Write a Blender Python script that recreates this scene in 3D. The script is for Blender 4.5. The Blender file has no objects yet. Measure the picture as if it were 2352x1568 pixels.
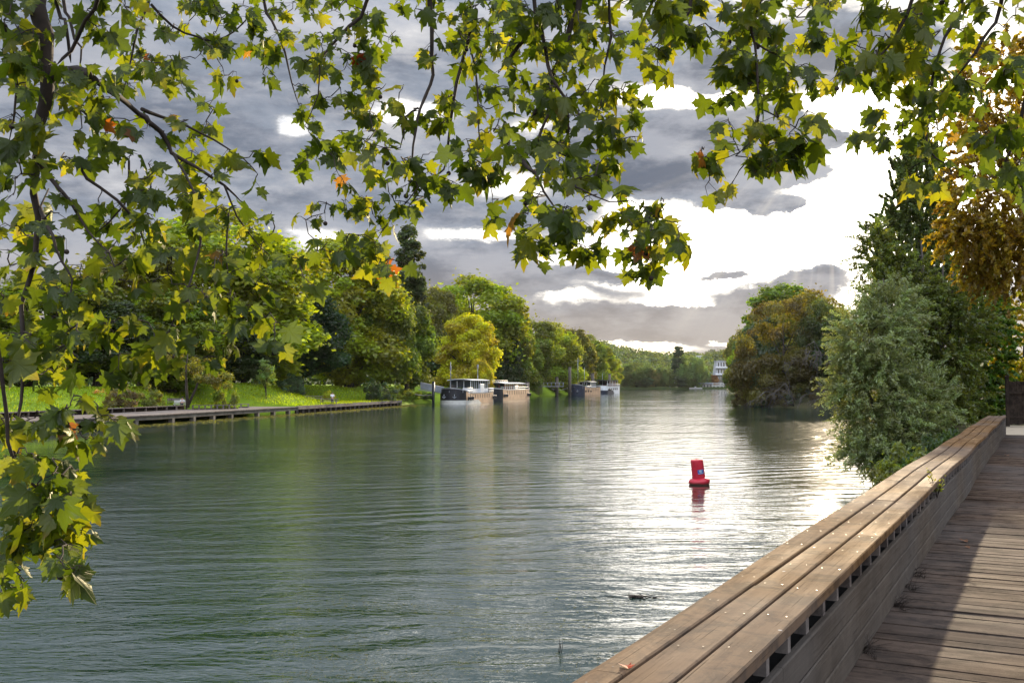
import bpy, bmesh, math, random
import numpy as np
from mathutils import Vector, Matrix, Euler
PI = math.pi
random.seed(7)
SC = bpy.context.scene
COL = SC.collection

# ------------------------------------------------------------------ camera geometry (measurements of the place)
FPX = 2352 * 35 / 36.0            # focal length in picture units (picture 2352 wide)
CZ = 4.0                          # eye height above the water
TH = math.atan(96 / FPX)
def ray(px, py):
    a = (px - 1176) / FPX; b = (784 - py) / FPX
    return Vector((a, math.cos(TH) - b * math.sin(TH), math.sin(TH) + b * math.cos(TH)))
def G(px, py, z=0.0):
    r = ray(px, py); t = (z - CZ) / r.z
    return Vector((r.x * t, r.y * t, z))
def DP(px, py, y):
    r = ray(px, py); t = y / r.y
    return Vector((r.x * t, y, CZ + r.z * t))
def XD(px, D): return (px - 1176) / FPX * D
def ZD(py, D): return DP(1176, py, D).z

# ------------------------------------------------------------------ node helpers
class NT:
    def __init__(s, tree):
        s.t = tree; s.n = tree.nodes; s.l = tree.links
    def node(s, typ, **kw):
        n = s.n.new(typ)
        for k, v in kw.items(): setattr(n, k, v)
        return n
    def put(s, sock, v):
        if isinstance(v, bpy.types.NodeSocket): s.l.new(v, sock)
        elif v is not None:
            if isinstance(v, (tuple, list)) and sock.type == 'RGBA' and len(v) == 3: v = (*v, 1)
            sock.default_value = v
    def m(s, op, a, b=None, c=None, clamp=False):
        n = s.node('ShaderNodeMath', operation=op); n.use_clamp = clamp
        s.put(n.inputs[0], a)
        if b is not None: s.put(n.inputs[1], b)
        if c is not None: s.put(n.inputs[2], c)
        return n.outputs[0]
    def add(s, a, b): return s.m('ADD', a, b)
    def sub(s, a, b): return s.m('SUBTRACT', a, b)
    def mul(s, a, b): return s.m('MULTIPLY', a, b)
    def comb(s, x, y, z):
        n = s.node('ShaderNodeCombineXYZ')
        s.put(n.inputs[0], x); s.put(n.inputs[1], y); s.put(n.inputs[2], z)
        return n.outputs[0]
    def sep(s, v):
        n = s.node('ShaderNodeSeparateXYZ'); s.put(n.inputs[0], v); return n.outputs
    def vmul(s, v, k):
        n = s.node('ShaderNodeVectorMath', operation='MULTIPLY'); s.put(n.inputs[0], v); s.put(n.inputs[1], k); return n.outputs[0]
    def vadd(s, v, k):
        n = s.node('ShaderNodeVectorMath', operation='ADD'); s.put(n.inputs[0], v); s.put(n.inputs[1], k); return n.outputs[0]
    def noise(s, v, scale=1.0, detail=4.0, rough=0.5, dist=0.0, color=False):
        n = s.node('ShaderNodeTexNoise'); s.put(n.inputs['Vector'], v)
        n.inputs['Scale'].default_value = scale; n.inputs['Detail'].default_value = detail
        n.inputs['Roughness'].default_value = rough; n.inputs['Distortion'].default_value = dist
        return n.outputs[1] if color else n.outputs[0]
    def ramp(s, fac, stops):
        n = s.node('ShaderNodeValToRGB'); s.put(n.inputs[0], fac)
        e = n.color_ramp.elements
        while len(e) < len(stops): e.new(0.5)
        for i, (p, c) in enumerate(stops):
            e[i].position = p
            e[i].color = (*c, 1) if isinstance(c, (tuple, list)) else (c, c, c, 1)
        return n.outputs[0]
    def mix(s, fac, a, b, blend='MIX'):
        n = s.node('ShaderNodeMix', data_type='RGBA', blend_type=blend)
        s.put(n.inputs[0], fac); s.put(n.inputs[6], a); s.put(n.inputs[7], b)
        return n.outputs[2]
    def mapr(s, v, a, b, c=0.0, d=1.0, smooth=False):
        n = s.node('ShaderNodeMapRange'); n.clamp = True
        if smooth: n.interpolation_type = 'SMOOTHSTEP'
        s.put(n.inputs[0], v)
        for i, k in enumerate((a, b, c, d)): n.inputs[i + 1].default_value = k
        return n.outputs[0]
    def bump(s, h, strength=1.0, dist=0.01, normal=None):
        n = s.node('ShaderNodeBump'); s.put(n.inputs['Height'], h)
        n.inputs['Strength'].default_value = strength; n.inputs['Distance'].default_value = dist
        if normal is not None: s.put(n.inputs['Normal'], normal)
        return n.outputs[0]

def new_mat(name):
    m = bpy.data.materials.new(name); m.use_nodes = True
    nt = NT(m.node_tree); bs = nt.n['Principled BSDF']
    return m, nt, bs

def simple_mat(name, col, rough=0.6, var=0.15, scale=3.0, metal=0.0, spec=0.4, bump=0.0, emit=None):
    m, nt, bs = new_mat(name)
    tc = nt.node('ShaderNodeTexCoord').outputs['Object']
    n = nt.noise(tc, scale, 6, 0.6)
    c = nt.mix(nt.mapr(n, 0.3, 0.7), tuple(x * (1 - var) for x in col), tuple(min(1, x * (1 + var)) for x in col))
    nt.put(bs.inputs['Base Color'], c)
    bs.inputs['Roughness'].default_value = rough; bs.inputs['Metallic'].default_value = metal
    bs.inputs['Specular IOR Level'].default_value = spec
    if bump: nt.put(bs.inputs['Normal'], nt.bump(n, 1.0, bump))
    return m

# ------------------------------------------------------------------ mesh builder
class MB:
    def __init__(s): s.v = []; s.f = []; s.uv = []; s.mi = []; s.sm = []
    def quadface(s, idx, uvs=None, mi=0, sm=False):
        s.f.append(tuple(idx)); s.uv.append(uvs if uvs else [(0, 0)] * len(idx)); s.mi.append(mi); s.sm.append(sm)
    def box(s, c, size, rz=0.0, rot=None, mi=0, uo=None, taper=None):
        hx, hy, hz = size[0] / 2, size[1] / 2, size[2] / 2
        M = (rot.to_matrix() if isinstance(rot, Euler) else rot) if rot is not None else Matrix.Rotation(rz, 3, 'Z')
        b = len(s.v); c = Vector(c); loc = []
        for dz in (-1, 1):
            k = 1 if (taper is None or dz < 0) else taper
            for dx, dy in ((-1, -1), (1, -1), (1, 1), (-1, 1)):
                p = Vector((dx * hx * k, dy * hy * k, dz * hz)); loc.append(p)
                s.v.append(tuple(c + M @ p))
        if uo is None: uo = (random.uniform(0, 50), random.uniform(0, 50))
        for q in ((0, 3, 2, 1), (4, 5, 6, 7), (0, 1, 5, 4), (2, 3, 7, 6), (1, 2, 6, 5), (3, 0, 4, 7)):
            s.quadface([b + i for i in q], [(loc[i].x + uo[0], loc[i].y + loc[i].z + uo[1]) for i in q], mi)
        return s
    def hexa(s, pts, mi=0, along=None):
        """8 points: bottom 4 (ccw), top 4"""
        b = len(s.v); s.v += [tuple(p) for p in pts]
        uo = (random.uniform(0, 50), random.uniform(0, 50))
        for q in ((0, 3, 2, 1), (4, 5, 6, 7), (0, 1, 5, 4), (2, 3, 7, 6), (1, 2, 6, 5), (3, 0, 4, 7)):
            uvs = []
            for i in q:
                p = Vector(pts[i]) - Vector(pts[0])
                if along is not None:
                    u = p.dot(along); w = (p - along * u).length
                else: u, w = p.x, p.y + p.z
                uvs.append((u + uo[0], w + uo[1]))
            s.quadface([b + i for i in q], uvs, mi)
        return s
    def tube(s, pts, rad, n=8, mi=0, caps=True, sm=True):
        pts = [Vector(p) for p in pts]
        if not hasattr(rad, '__len__'): rad = [rad] * len(pts)
        up = Vector((0, 0, 1)); rings = []; L = 0
        prev = None
        for i, p in enumerate(pts):
            d = (pts[min(i + 1, len(pts) - 1)] - pts[max(i - 1, 0)])
            if d.length < 1e-9: d = Vector((0, 0, 1))
            d.normalize()
            if prev is None:
                a = d.cross(up)
                if a.length < 1e-3: a = d.cross(Vector((1, 0, 0)))
            else: a = prev - d * prev.dot(d)
            if a.length < 1e-6: a = d.orthogonal()
            a.normalize(); prev = a; bb = d.cross(a)
            if i: L += (p - pts[i - 1]).length
            ring = []
            for k in range(n):
                t = 2 * PI * k / n
                ring.append(len(s.v)); s.v.append(tuple(p + (a * math.cos(t) + bb * math.sin(t)) * rad[i]))
            rings.append((ring, L))
        for (r0, l0), (r1, l1) in zip(rings, rings[1:]):
            for k in range(n):
                k2 = (k + 1) % n
                s.quadface((r0[k], r0[k2], r1[k2], r1[k]), [(l0, k / n), (l0, (k + 1) / n), (l1, (k + 1) / n), (l1, k / n)], mi, sm)
        if caps:
            s.quadface(list(reversed(rings[0][0])), None, mi); s.quadface(rings[-1][0], None, mi)
        return s
    def lathe(s, prof, c=(0, 0, 0), n=40, mi=0, sm=True, M=None):
        c = Vector(c); rings = []
        for r, z in prof:
            ring = []
            for k in range(n):
                t = 2 * PI * k / n; p = Vector((r * math.cos(t), r * math.sin(t), z))
                if M is not None: p = M @ p
                ring.append(len(s.v)); s.v.append(tuple(c + p))
            rings.append(ring)
        for r0, r1 in zip(rings, rings[1:]):
            for k in range(n):
                k2 = (k + 1) % n; s.quadface((r0[k], r0[k2], r1[k2], r1[k]), None, mi, sm)
        s.quadface(list(reversed(rings[0])), None, mi); s.quadface(rings[-1], None, mi)
        return s
    def build(s, name, mats, parent=None, bevel=0.0, loc=None):
        me = bpy.data.meshes.new(name); me.from_pydata(s.v, [], s.f)
        uv = me.uv_layers.new(name='UVMap')
        flat = [c for u in s.uv for p in u for c in p]
        uv.data.foreach_set('uv', flat)
        me.polygons.foreach_set('material_index', s.mi); me.polygons.foreach_set('use_smooth', s.sm)
        me.update()
        o = bpy.data.objects.new(name, me); COL.objects.link(o)
        for m in (mats if isinstance(mats, (list, tuple)) else [mats]): me.materials.append(m)
        if parent is not None: o.parent = parent
        if loc is not None: o.location = loc
        if bevel:
            b = o.modifiers.new('b', 'BEVEL'); b.width = bevel; b.segments = 1; b.limit_method = 'ANGLE'
        return o

def tag(o, label=None, cat=None, group=None, kind=None):
    if label: o['label'] = label
    if cat: o['category'] = cat
    if group: o['group'] = group
    if kind: o['kind'] = kind
    return o
def thing(name, loc, rz, label, cat, group=None):
    o = bpy.data.objects.new(name, None); COL.objects.link(o); o.empty_display_size = 0.3
    o.location = loc; o.rotation_euler = (0, 0, rz)
    return tag(o, label, cat, group)

def np_mesh(name, V, F, mat, attrs=None, smooth=False, uv=None):
    """V (n,3), F (m,k) arrays"""
    me = bpy.data.meshes.new(name); n = len(V); m, k = F.shape
    me.vertices.add(n); me.vertices.foreach_set('co', np.ascontiguousarray(V, dtype=np.float32).ravel())
    me.loops.add(m * k); me.loops.foreach_set('vertex_index', np.ascontiguousarray(F, dtype=np.int32).ravel())
    me.polygons.add(m); me.polygons.foreach_set('loop_start', np.arange(0, m * k, k, dtype=np.int32))
    if smooth: me.polygons.foreach_set('use_smooth', np.ones(m, dtype=bool))
    if uv is not None:
        l = me.uv_layers.new(name='UVMap'); l.data.foreach_set('uv', np.ascontiguousarray(uv, dtype=np.float32).ravel())
    for an, (dom, arr) in (attrs or {}).items():
        a = me.attributes.new(an, 'FLOAT', dom); a.data.foreach_set('value', np.ascontiguousarray(arr, dtype=np.float32))
    me.update(calc_edges=True); me.validate()
    me.materials.append(mat)
    return me
def link(name, me, parent=None, loc=None):
    o = bpy.data.objects.new(name, me); COL.objects.link(o)
    if parent is not None: o.parent = parent
    if loc is not None: o.location = loc
    return o

# ------------------------------------------------------------------ render, camera, light
SC.render.engine = 'CYCLES'
SC.view_settings.view_transform = 'Standard'; SC.view_settings.look = 'None'
SC.view_settings.exposure = 0.55; SC.view_settings.gamma = 1.0
cy = SC.cycles
cy.max_bounces = 7; cy.diffuse_bounces = 3; cy.glossy_bounces = 3; cy.transmission_bounces = 5
cy.transparent_max_bounces = 8; cy.volume_bounces = 0; cy.caustics_reflective = False; cy.caustics_refractive = False
cy.sample_clamp_indirect = 4.0; cy.use_denoising = True
cam = bpy.data.cameras.new('camera'); co = bpy.data.objects.new('camera', cam); COL.objects.link(co)
cam.lens = 35; cam.sensor_width = 36; cam.clip_start = 0.05; cam.clip_end = 6000
co.location = (0, 0, CZ); co.rotation_euler = (PI / 2 + TH, 0, 0); SC.camera = co

SUN_AZ, SUN_EL = 18.0, 14.7
sd = Vector((math.sin(math.radians(SUN_AZ)) * math.cos(math.radians(SUN_EL)),
             math.cos(math.radians(SUN_AZ)) * math.cos(math.radians(SUN_EL)), math.sin(math.radians(SUN_EL))))
sun = bpy.data.lights.new('sun', 'SUN'); sun.energy = 5.0; sun.angle = math.radians(0.8); sun.color = (1.0, 0.80, 0.54)
so = bpy.data.objects.new('sun', sun); COL.objects.link(so); so.rotation_euler = (-sd).to_track_quat('-Z', 'Y').to_euler()
so.location = (0, 0, 60)

def uvdir(px, py):
    r = ray(px, py).normalized()
    return math.degrees(math.atan2(r.x, r.y)), math.degrees(math.asin(r.z))

w = bpy.data.worlds.new('World'); SC.world = w; w.use_nodes = True
nt = NT(w.node_tree); bg = nt.n['Background']
d = nt.node('ShaderNodeTexCoord').outputs['Generated']
dx, dy, dz = nt.sep(d)
U0 = nt.mul(nt.m('ARCTAN2', dx, dy), 180 / PI); V0 = nt.mul(nt.m('ARCSINE', dz), 180 / PI)
# warp the directions so that every cloud edge is ragged
wv = nt.vmul(d, (9, 9, 20))
wc = nt.sep(nt.noise(wv, 1.3, 9, 0.68, color=True))
U = nt.add(U0, nt.mul(nt.sub(wc[0], 0.5), 3.6)); V = nt.add(V0, nt.mul(nt.sub(wc[1], 0.5), 2.2))
def blob(px, py, sx, sy, wgt):
    u, v = uvdir(px, py); ku = 57.3 / FPX
    a = nt.m('POWER', nt.mul(nt.sub(U, u), 1 / (sx * ku)), 2.0)
    b = nt.m('POWER', nt.mul(nt.sub(V, v), 1 / (sy * ku)), 2.0)
    return nt.mul(nt.m('EXPONENT', nt.mul(nt.add(a, b), -1.0)), wgt)
blobs = [  # openings
    (1970, 330, 120, 200, 1.8), (1760, 560, 270, 95, 2.3), (1560, 225, 170, 55, 1.0), (1990, 560, 140, 200, 1.0), (1500, 600, 140, 45, 1.0),
    (1085, 537, 140, 20, .9), (1170, 430, 90, 32, .8), (665, 292, 44, 24, .72), (960, 255, 110, 26, .8), (1330, 695, 110, 16, .7), (1560, 690, 60, 20, .7),
    (1430, 797, 120, 15, 3.0), (735, 548, 60, 26, .7), (1450, 460, 60, 26, .5), (1225, 290, 90, 30, .6), (1655, 783, 45, 7, 1.6), (1500, 765, 60, 8, .8), (2300, 300, 200, 250, .5), (1500, -480, 700, 230, 1.0),  # last: unseen opening above the view, added to brighten the water
    # cloud banks
    (1590, 338, 260, 60, -3.0), (1470, 420, 100, 30, -1.4), (1800, 400, 165, 26, -3.0), (1818, 472, 52, 23, -3.6), (1690, 458, 62, 20, -2.8), (1625, 172, 60, 30, -2.6),
    (1880, 640, 75, 36, -3.2), (1580, 745, 300, 38, -2.2), (1080, 640, 260, 60, -.8), (1905, 325, 50, 20, -2.6), (2062, 392, 45, 28, -1.7),
    (1960, 130, 120, 60, -2.8), (1770, 607, 45, 10, -1.3), (1685, 635, 45, 9, -1.3), (1760, 690, 110, 40, -1.0), (1400, 640, 90, 18, -1.2), (1640, 635, 60, 9, -1.6), (1300, 600, 90, 14, .9), (1430, 655, 150, 12, .9), (1540, 700, 90, 10, 1.3), (1290, 680, 60, 10, .7), (1745, 487, 30, 18, -2.6), (1510, 180, 60, 14, -1.0)]
dotn = nt.node('ShaderNodeVectorMath', operation='DOT_PRODUCT'); nt.put(dotn.inputs[0], d); dotn.inputs[1].default_value = sd
ang = nt.mul(nt.m('ARCCOSINE', nt.m('MINIMUM', dotn.outputs['Value'], 1.0)), 180 / PI)
def ga(s): return nt.m('EXPONENT', nt.mul(nt.m('POWER', nt.mul(ang, 1 / s), 2.0), -1.0))
acc = None
for b in blobs:
    t = blob(*b); acc = t if acc is None else nt.add(acc, t)
n1 = nt.noise(nt.vmul(d, (3.0, 3.0, 9.0)), 1.3, 9, 0.6)
n2 = nt.noise(nt.vmul(d, (8, 8, 22)), 1.0, 9, 0.62)
gapf = nt.add(nt.add(acc, nt.add(-0.36, nt.mul(ga(13.0), .16))), nt.add(nt.mul(nt.sub(n1, .5), 1.1), nt.mul(nt.sub(n2, .5), 0.9)))
gap = nt.mapr(gapf, -0.16, 0.26, smooth=True)
g8, g20, g40 = ga(7.0), ga(15.0), ga(38.0)
low = nt.mapr(V0, 0.0, 9.0, 1.0, 0.0, smooth=True)
# cloud bodies
thick = nt.mapr(gapf, -1.3, -0.1, smooth=True)
n3 = nt.noise(nt.vmul(d, (5, 5, 16)), 1.0, 10, .68, .6)
thick = nt.mul(thick, nt.mapr(n3, .38, .58, .35, 1.15, smooth=True))
cl = nt.mix(thick, (0.10, 0.125, 0.185), (0.215, 0.258, 0.345))
cl = nt.mix(nt.mul(nt.mapr(n2, .42, .62, smooth=True), .8), cl, (0.33, 0.36, 0.44))
cl = nt.mix(nt.mul(nt.mapr(nt.noise(nt.vmul(d, (14, 14, 40)), 1.0, 8, .6), .5, .68, smooth=True), .35), cl, (.48, .50, .56))
cl = nt.mix(nt.mul(low, .75), cl, (0.43, 0.385, 0.345))
edge = nt.mul(nt.mapr(gapf, -0.34, -0.02, smooth=True), nt.add(nt.mul(g20, .75), nt.mul(g40, .22)))
cl = nt.mix(edge, cl, (1.0, 0.98, 0.95))
cl = nt.mix(nt.mul(g8, .12), cl, (.9, .88, .84))
# crepuscular rays fanning out below the sun
su, sv = SUN_AZ, SUN_EL
ra = nt.m('ARCTAN2', nt.sub(U0, su), nt.sub(V0, sv))
rn = nt.noise(nt.comb(nt.mul(ra, 9.0), 0.0, 0.0), 1.0, 3, .6)
rm = nt.mul(nt.mul(nt.mapr(rn, .45, .7, smooth=True), nt.mapr(ang, 4, 17, 1.0, 0.0, smooth=True)), nt.mapr(V0, sv, sv - 3, 0.0, 1.0))
rm = nt.mul(rm, nt.mapr(V0, 12, 6, .12, 1.0))
cl = nt.mix(nt.mul(rm, .34), cl, (.95, .88, .78))
# openings
sky = nt.node('ShaderNodeTexSky', sky_type='NISHITA'); sky.sun_disc = False
sky.sun_elevation = math.radians(SUN_EL); sky.sun_rotation = math.radians(SUN_AZ)
skyc = nt.mix(1.0, sky.outputs[0], (0.10, 0.10, 0.10), 'MULTIPLY')
op = nt.mix(g40, (0.55, 0.58, 0.66), (1.7, 1.62, 1.50))
op = nt.mix(nt.mapr(n2, .4, .62, .5, 0), op, (.42, .44, .5))
op = nt.mix(g20, op, (3.6, 3.45, 3.2))
op = nt.mix(nt.mul(nt.mapr(V0, 0.5, 5.0, 1.0, 0.0), .85), op, (1.25, 1.0, .60))
op = nt.mix(0.12, op, skyc)
back = nt.mapr(dy, .35, -.5, 1.0, 2.6, smooth=True)   # sun-facing clouds behind the viewer, unseen, brightened to fill foreground and trees
cl = nt.mix(1.0, cl, nt.comb(back, nt.mul(back, .95), nt.mul(back, .87)), 'MULTIPLY')
upb = nt.mapr(V0, 17, 34, 1.0, 2.7, smooth=True)  # high clouds, mostly above the view, brightened to lighten the water
cl = nt.mix(1.0, cl, nt.comb(upb, upb, upb), 'MULTIPLY')
fin = nt.mix(gap, cl, op)
below = nt.mapr(dz, -0.02, 0.0, 1.0, 0.0)
fin = nt.mix(below, fin, (.12, .13, .12))
nt.put(bg.inputs[0], fin); bg.inputs[1].default_value = 1.0
try: w.cycles.sampling_method = 'MANUAL'; w.cycles.sample_map_resolution = 1024
except Exception: pass

# ------------------------------------------------------------------ materials
def wood_mat(name, c1, c2, rough=0.75, streak=1.0,  bumpd=0.0015, spots=False, grain=(1.5, 55), warm=None):
    m, nt, bs = new_mat(name)
    uvn = nt.node('ShaderNodeUVMap').outputs[0]
    g = nt.noise(nt.vmul(uvn, (grain[0], grain[1], 1)), 1.0, 7, 0.65, 0.6)
    g2 = nt.noise(nt.vmul(uvn, (0.5, 3.2, 1)), 1.0, 5, 0.6)
    tc = nt.node('ShaderNodeTexCoord').outputs['Object']
    st = nt.noise(tc, 1.3, 8, 0.66)
    ri = nt.noise(nt.vmul(uvn, (0.9, 0.9, 1)), 1.0, 2)
    c = nt.mix(nt.mapr(g, .3, .7), c1, c2)
    c = nt.mix(nt.mapr(g2, .35, .7, 0, .6 * streak), c, tuple(x * .45 for x in c1))
    c = nt.mix(nt.mapr(st, .45, .75, 0, .5), c, warm or tuple(x * 1.25 for x in c2))
    st2 = nt.noise(nt.vadd(tc, (5, 2, 1)), 4.5, 9, 0.72, .4)
    c = nt.mix(nt.mapr(st2, .46, .60, 0, .8 if streak > .9 else .25), c, tuple(x * .40 for x in c1))
    st3 = nt.noise(nt.vadd(tc, (9, 2, 3)), .35, 3, 0.5)
    c = nt.mix(nt.mapr(st3, .42, .6, 0, .3), c, (sum(c2) / 3,) * 3)
    cr = nt.mapr(nt.noise(nt.vmul(uvn, (1.2, 120, 1)), 1.0, 3, .7, .3), .62, .72)
    c = nt.mix(nt.mul(cr, .75), c, tuple(x * .2 for x in c1))
    if spots:
        vo = nt.node('ShaderNodeTexVoronoi'); nt.put(vo.inputs['Vector'], nt.vmul(tc, (1, 1, .1))); vo.inputs['Scale'].default_value = 5.5
        sp = nt.mul(nt.mapr(vo.outputs['Distance'], .035, .055, 1, 0), nt.mapr(nt.sep(vo.outputs['Color'])[0], .90, .92))
        c = nt.mix(sp, c, (.42, .40, .37))
        vo = nt.node('ShaderNodeTexVoronoi'); nt.put(vo.inputs['Vector'], nt.vadd(tc, (3, 7, 0))); vo.inputs['Scale'].default_value = 9
        sp = nt.mul(nt.mapr(vo.outputs['Distance'], .04, .07, 1, 0), nt.mapr(nt.sep(vo.outputs['Color'])[0], .75, .77))
        c = nt.mix(sp, c, (.03, .025, .02))
    nt.put(bs.inputs['Base Color'], c)
    nt.put(bs.inputs['Roughness'], nt.mapr(g2, .3, .7, rough - .12, rough + .1))
    bs.inputs['Specular IOR Level'].default_value = 0.05
    hh = nt.add(nt.add(g, nt.mul(st, .6)), nt.mul(cr, -1.2))
    nt.put(bs.inputs['Normal'], nt.bump(hh, 1.0, bumpd))
    return m
M = {}
M['cap'] = wood_mat('cap_wood', (.145, .076, .029), (.245, .142, .064), .85, 1.0, .0018, spots=True, warm=(.24, .15, .085))
M['clad'] = wood_mat('cladding_wood', (.078, .060, .044), (.130, .107, .084), .9, .5, .002)
M['deck'] = wood_mat('deck_wood', (.068, .045, .031), (.135, .094, .068), .9, 1.2, .0025)
M['quay'] = wood_mat('quay_wood', (.17, .135, .115), (.28, .235, .20), .85, 1.0, .004)
M['darkwood'] = wood_mat('dark_wood', (.022, .016, .012), (.045, .033, .025), .9)
M['gap_shade'] = simple_mat('gap_shade_black', (.006, .005, .004), .95)  # near-black that paints the shade inside the parapet gaps
M['concrete'] = simple_mat('stained_concrete', (.13, .115, .09), .9, .45, .8, bump=.02)
M['bark'] = simple_mat('bark', (.045, .036, .028), .9, .5, 4, bump=.02)
M['bark_pale'] = simple_mat('pale_bark', (.18, .16, .12), .85, .5, 6, bump=.01)
M['twig'] = simple_mat('twig_bark', (.034, .024, .018), .85, .4, 14)
M['greywood'] = simple_mat('dead_grey_wood', (.10, .088, .078), .9, .3, 3)
M['black'] = simple_mat('black_paint', (.012, .013, .018), .45, .5, 1.2)
M['navy'] = simple_mat('navy_paint', (.015, .022, .045), .4, .5, 1.2)
M['white'] = simple_mat('white_paint', (.72, .73, .74), .5, .12, 1)
M['dull_white'] = simple_mat('dull_white', (.40, .41, .43), .6, .2, 1)
M['cream'] = simple_mat('cream_paint', (.55, .54, .5), .55, .2, 1)
M['grey'] = simple_mat('grey_paint', (.22, .24, .27), .5, .2, 1)
M['steel'] = simple_mat('steel', (.35, .36, .38), .35, .15, 2, metal=.7)
M['roofgrey'] = simple_mat('dark_roof', (.06, .065, .07), .6, .2, 1)
M['tan'] = simple_mat('tan_hull', (.50, .31, .18), .5, .25, .7)
M['rust'] = simple_mat('rust_red', (.25, .06, .035), .7, .3, 1)
M['sand'] = simple_mat('sandy_path', (.33, .27, .19), .95, .2, 3)
M['glass'], _nt, _bs = new_mat('window_glass')
_bs.inputs['Base Color'].default_value = (.03, .035, .04, 1); _bs.inputs['Roughness'].default_value = .06; _bs.inputs['Specular IOR Level'].default_value = .8
M['blue'] = simple_mat('blue_sticker', (.03, .10, .32), .4, .1, 4)
M['skin'] = simple_mat('skin', (.45, .27, .19), .6, .05)
M['cloth_w'] = simple_mat('white_cloth', (.75, .76, .8), .9, .05)
M['cloth_b'] = simple_mat('dark_cloth', (.03, .035, .05), .9, .05)
# red buoy plastic
m, nt, bs = new_mat('red_buoy_plastic'); M['red'] = m
tc = nt.node('ShaderNodeTexCoord').outputs['Object']
n = nt.noise(tc, 6, 6, .65); zz = nt.sep(tc)[2]
c = nt.mix(nt.mapr(n, .35, .7), (.42, .006, .022), (.52, .018, .04))
c = nt.mix(nt.mapr(nt.add(zz, nt.mul(n, .14)), .09, .19, 1, 0), c, (.07, .03, .02))
c = nt.mix(nt.mapr(nt.noise(nt.vmul(tc, (9, 9, 2)), 1.5, 6, .7), .52, .7, 0, .4), c, (.22, .05, .05))
nt.put(bs.inputs['Base Color'], c); bs.inputs['Roughness'].default_value = .42

# leaves of far and middle trees: colour comes from the tree's own object colour
def leaf_mat(name, trans=0.5, gloss=0.05, attr=True, tboost=(2.25, 1.98, .45)):
    m = bpy.data.materials.new(name); m.use_nodes = True; nt = NT(m.node_tree)
    nt.n.remove(nt.n['Principled BSDF']); out = nt.n['Material Output']
    oi = nt.node('ShaderNodeObjectInfo').outputs['Color']
    a = nt.node('ShaderNodeAttribute', attribute_name='rnd').outputs['Fac']
    b = nt.node('ShaderNodeAttribute', attribute_name='clump').outputs['Fac']
    hsv = nt.node('ShaderNodeHueSaturation'); nt.put(hsv.inputs['Color'], oi)
    nt.put(hsv.inputs['Hue'], nt.mapr(b, 0, 1, .475, .52)); nt.put(hsv.inputs['Value'], nt.mul(nt.mapr(a, 0, 1, .9, 2.1), nt.mapr(b, 0, 1, .75, 1.3)))
    col = hsv.outputs[0]
    dif = nt.node('ShaderNodeBsdfDiffuse'); nt.put(dif.inputs[0], col)
    tr = nt.node('ShaderNodeBsdfTranslucent'); nt.put(tr.inputs[0], nt.mix(1.0, col, tboost, 'MULTIPLY'))
    mx = nt.node('ShaderNodeMixShader'); mx.inputs[0].default_value = trans
    nt.l.new(dif.outputs[0], mx.inputs[1]); nt.l.new(tr.outputs[0], mx.inputs[2])
    gl = nt.node('ShaderNodeBsdfGlossy'); gl.inputs['Roughness'].default_value = .45; gl.inputs['Color'].default_value = (.6, .6, .6, 1)
    m2 = nt.node('ShaderNodeMixShader'); m2.inputs[0].default_value = gloss
    nt.l.new(mx.outputs[0], m2.inputs[1]); nt.l.new(gl.outputs[0], m2.inputs[2]); nt.l.new(m2.outputs[0], out.inputs[0])
    return m
M['leaf'] = leaf_mat('tree_leaves'); M['silver'] = leaf_mat('willow_leaves', .38, .08, True, (2.0, 1.85, .8))
# plane leaves, with veins
m = bpy.data.materials.new('plane_tree_leaf'); m.use_nodes = True; M['plane'] = m
nt = NT(m.node_tree); nt.n.remove(nt.n['Principled BSDF']); out = nt.n['Material Output']
a = nt.node('ShaderNodeAttribute', attribute_name='rnd').outputs['Fac']
uvn = nt.sep(nt.node('ShaderNodeUVMap').outputs[0])
au = nt.m('ABSOLUTE', uvn[0]); angv = nt.m('ARCTAN2', au, nt.add(uvn[1], 0.02)); rr = nt.m('SQRT', nt.add(nt.mul(au, au), nt.mul(uvn[1], uvn[1])))
def vein(a0, wd): return nt.mapr(nt.mul(nt.m('ABSOLUTE', nt.sub(angv, a0)), rr), 0, wd, 1, 0)
ve = nt.m('MAXIMUM', nt.m('MAXIMUM', vein(0, .014), vein(.78, .013)), vein(1.55, .012))
sec = nt.m('ABSOLUTE', nt.m('SINE', nt.mul(nt.sub(uvn[1], nt.mul(au, .8)), 28)))
ve = nt.m('MAXIMUM', ve, nt.mul(nt.mapr(sec, 0, .2, 1, 0), .35))
tcn = nt.node('ShaderNodeTexCoord').outputs['Object']
blot = nt.noise(tcn, 9, 5, .6)
colr = nt.ramp(a, [(0, (.024, .045, .004)), (.45, (.045, .078, .006)), (.8, (.080, .105, .007)), (.93, (.13, .14, .012)), (.965, (.19, .10, .012)), (1, (.20, .035, .012))])
colt = nt.ramp(a, [(0, (.09, .14, .005)), (.45, (.19, .255, .006)), (.8, (.36, .38, .008)), (.93, (.55, .52, .015)), (.965, (.60, .28, .015)), (1, (.5, .06, .01))])
edge = nt.mul(nt.mapr(nt.add(rr, nt.mul(blot, .5)), .95, 1.2), nt.mapr(a, .55, .8))
colr = nt.mix(nt.mul(edge, .6), colr, (.16, .08, .015)); colt = nt.mix(nt.mul(edge, .6), colt, (.45, .22, .02))
colr = nt.mix(nt.mul(ve, .5), colr, (.13, .17, .04)); colt = nt.mix(nt.mul(ve, .45), colt, (.10, .14, .01))
vv = nt.mapr(blot, .3, .7, .8, 1.2)
colt = nt.mix(1.0, colt, nt.comb(vv, vv, vv), 'MULTIPLY')
geo = nt.node('ShaderNodeNewGeometry').outputs['Backfacing']
colr = nt.mix(nt.mul(geo, .4), colr, (.085, .11, .03))
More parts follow.
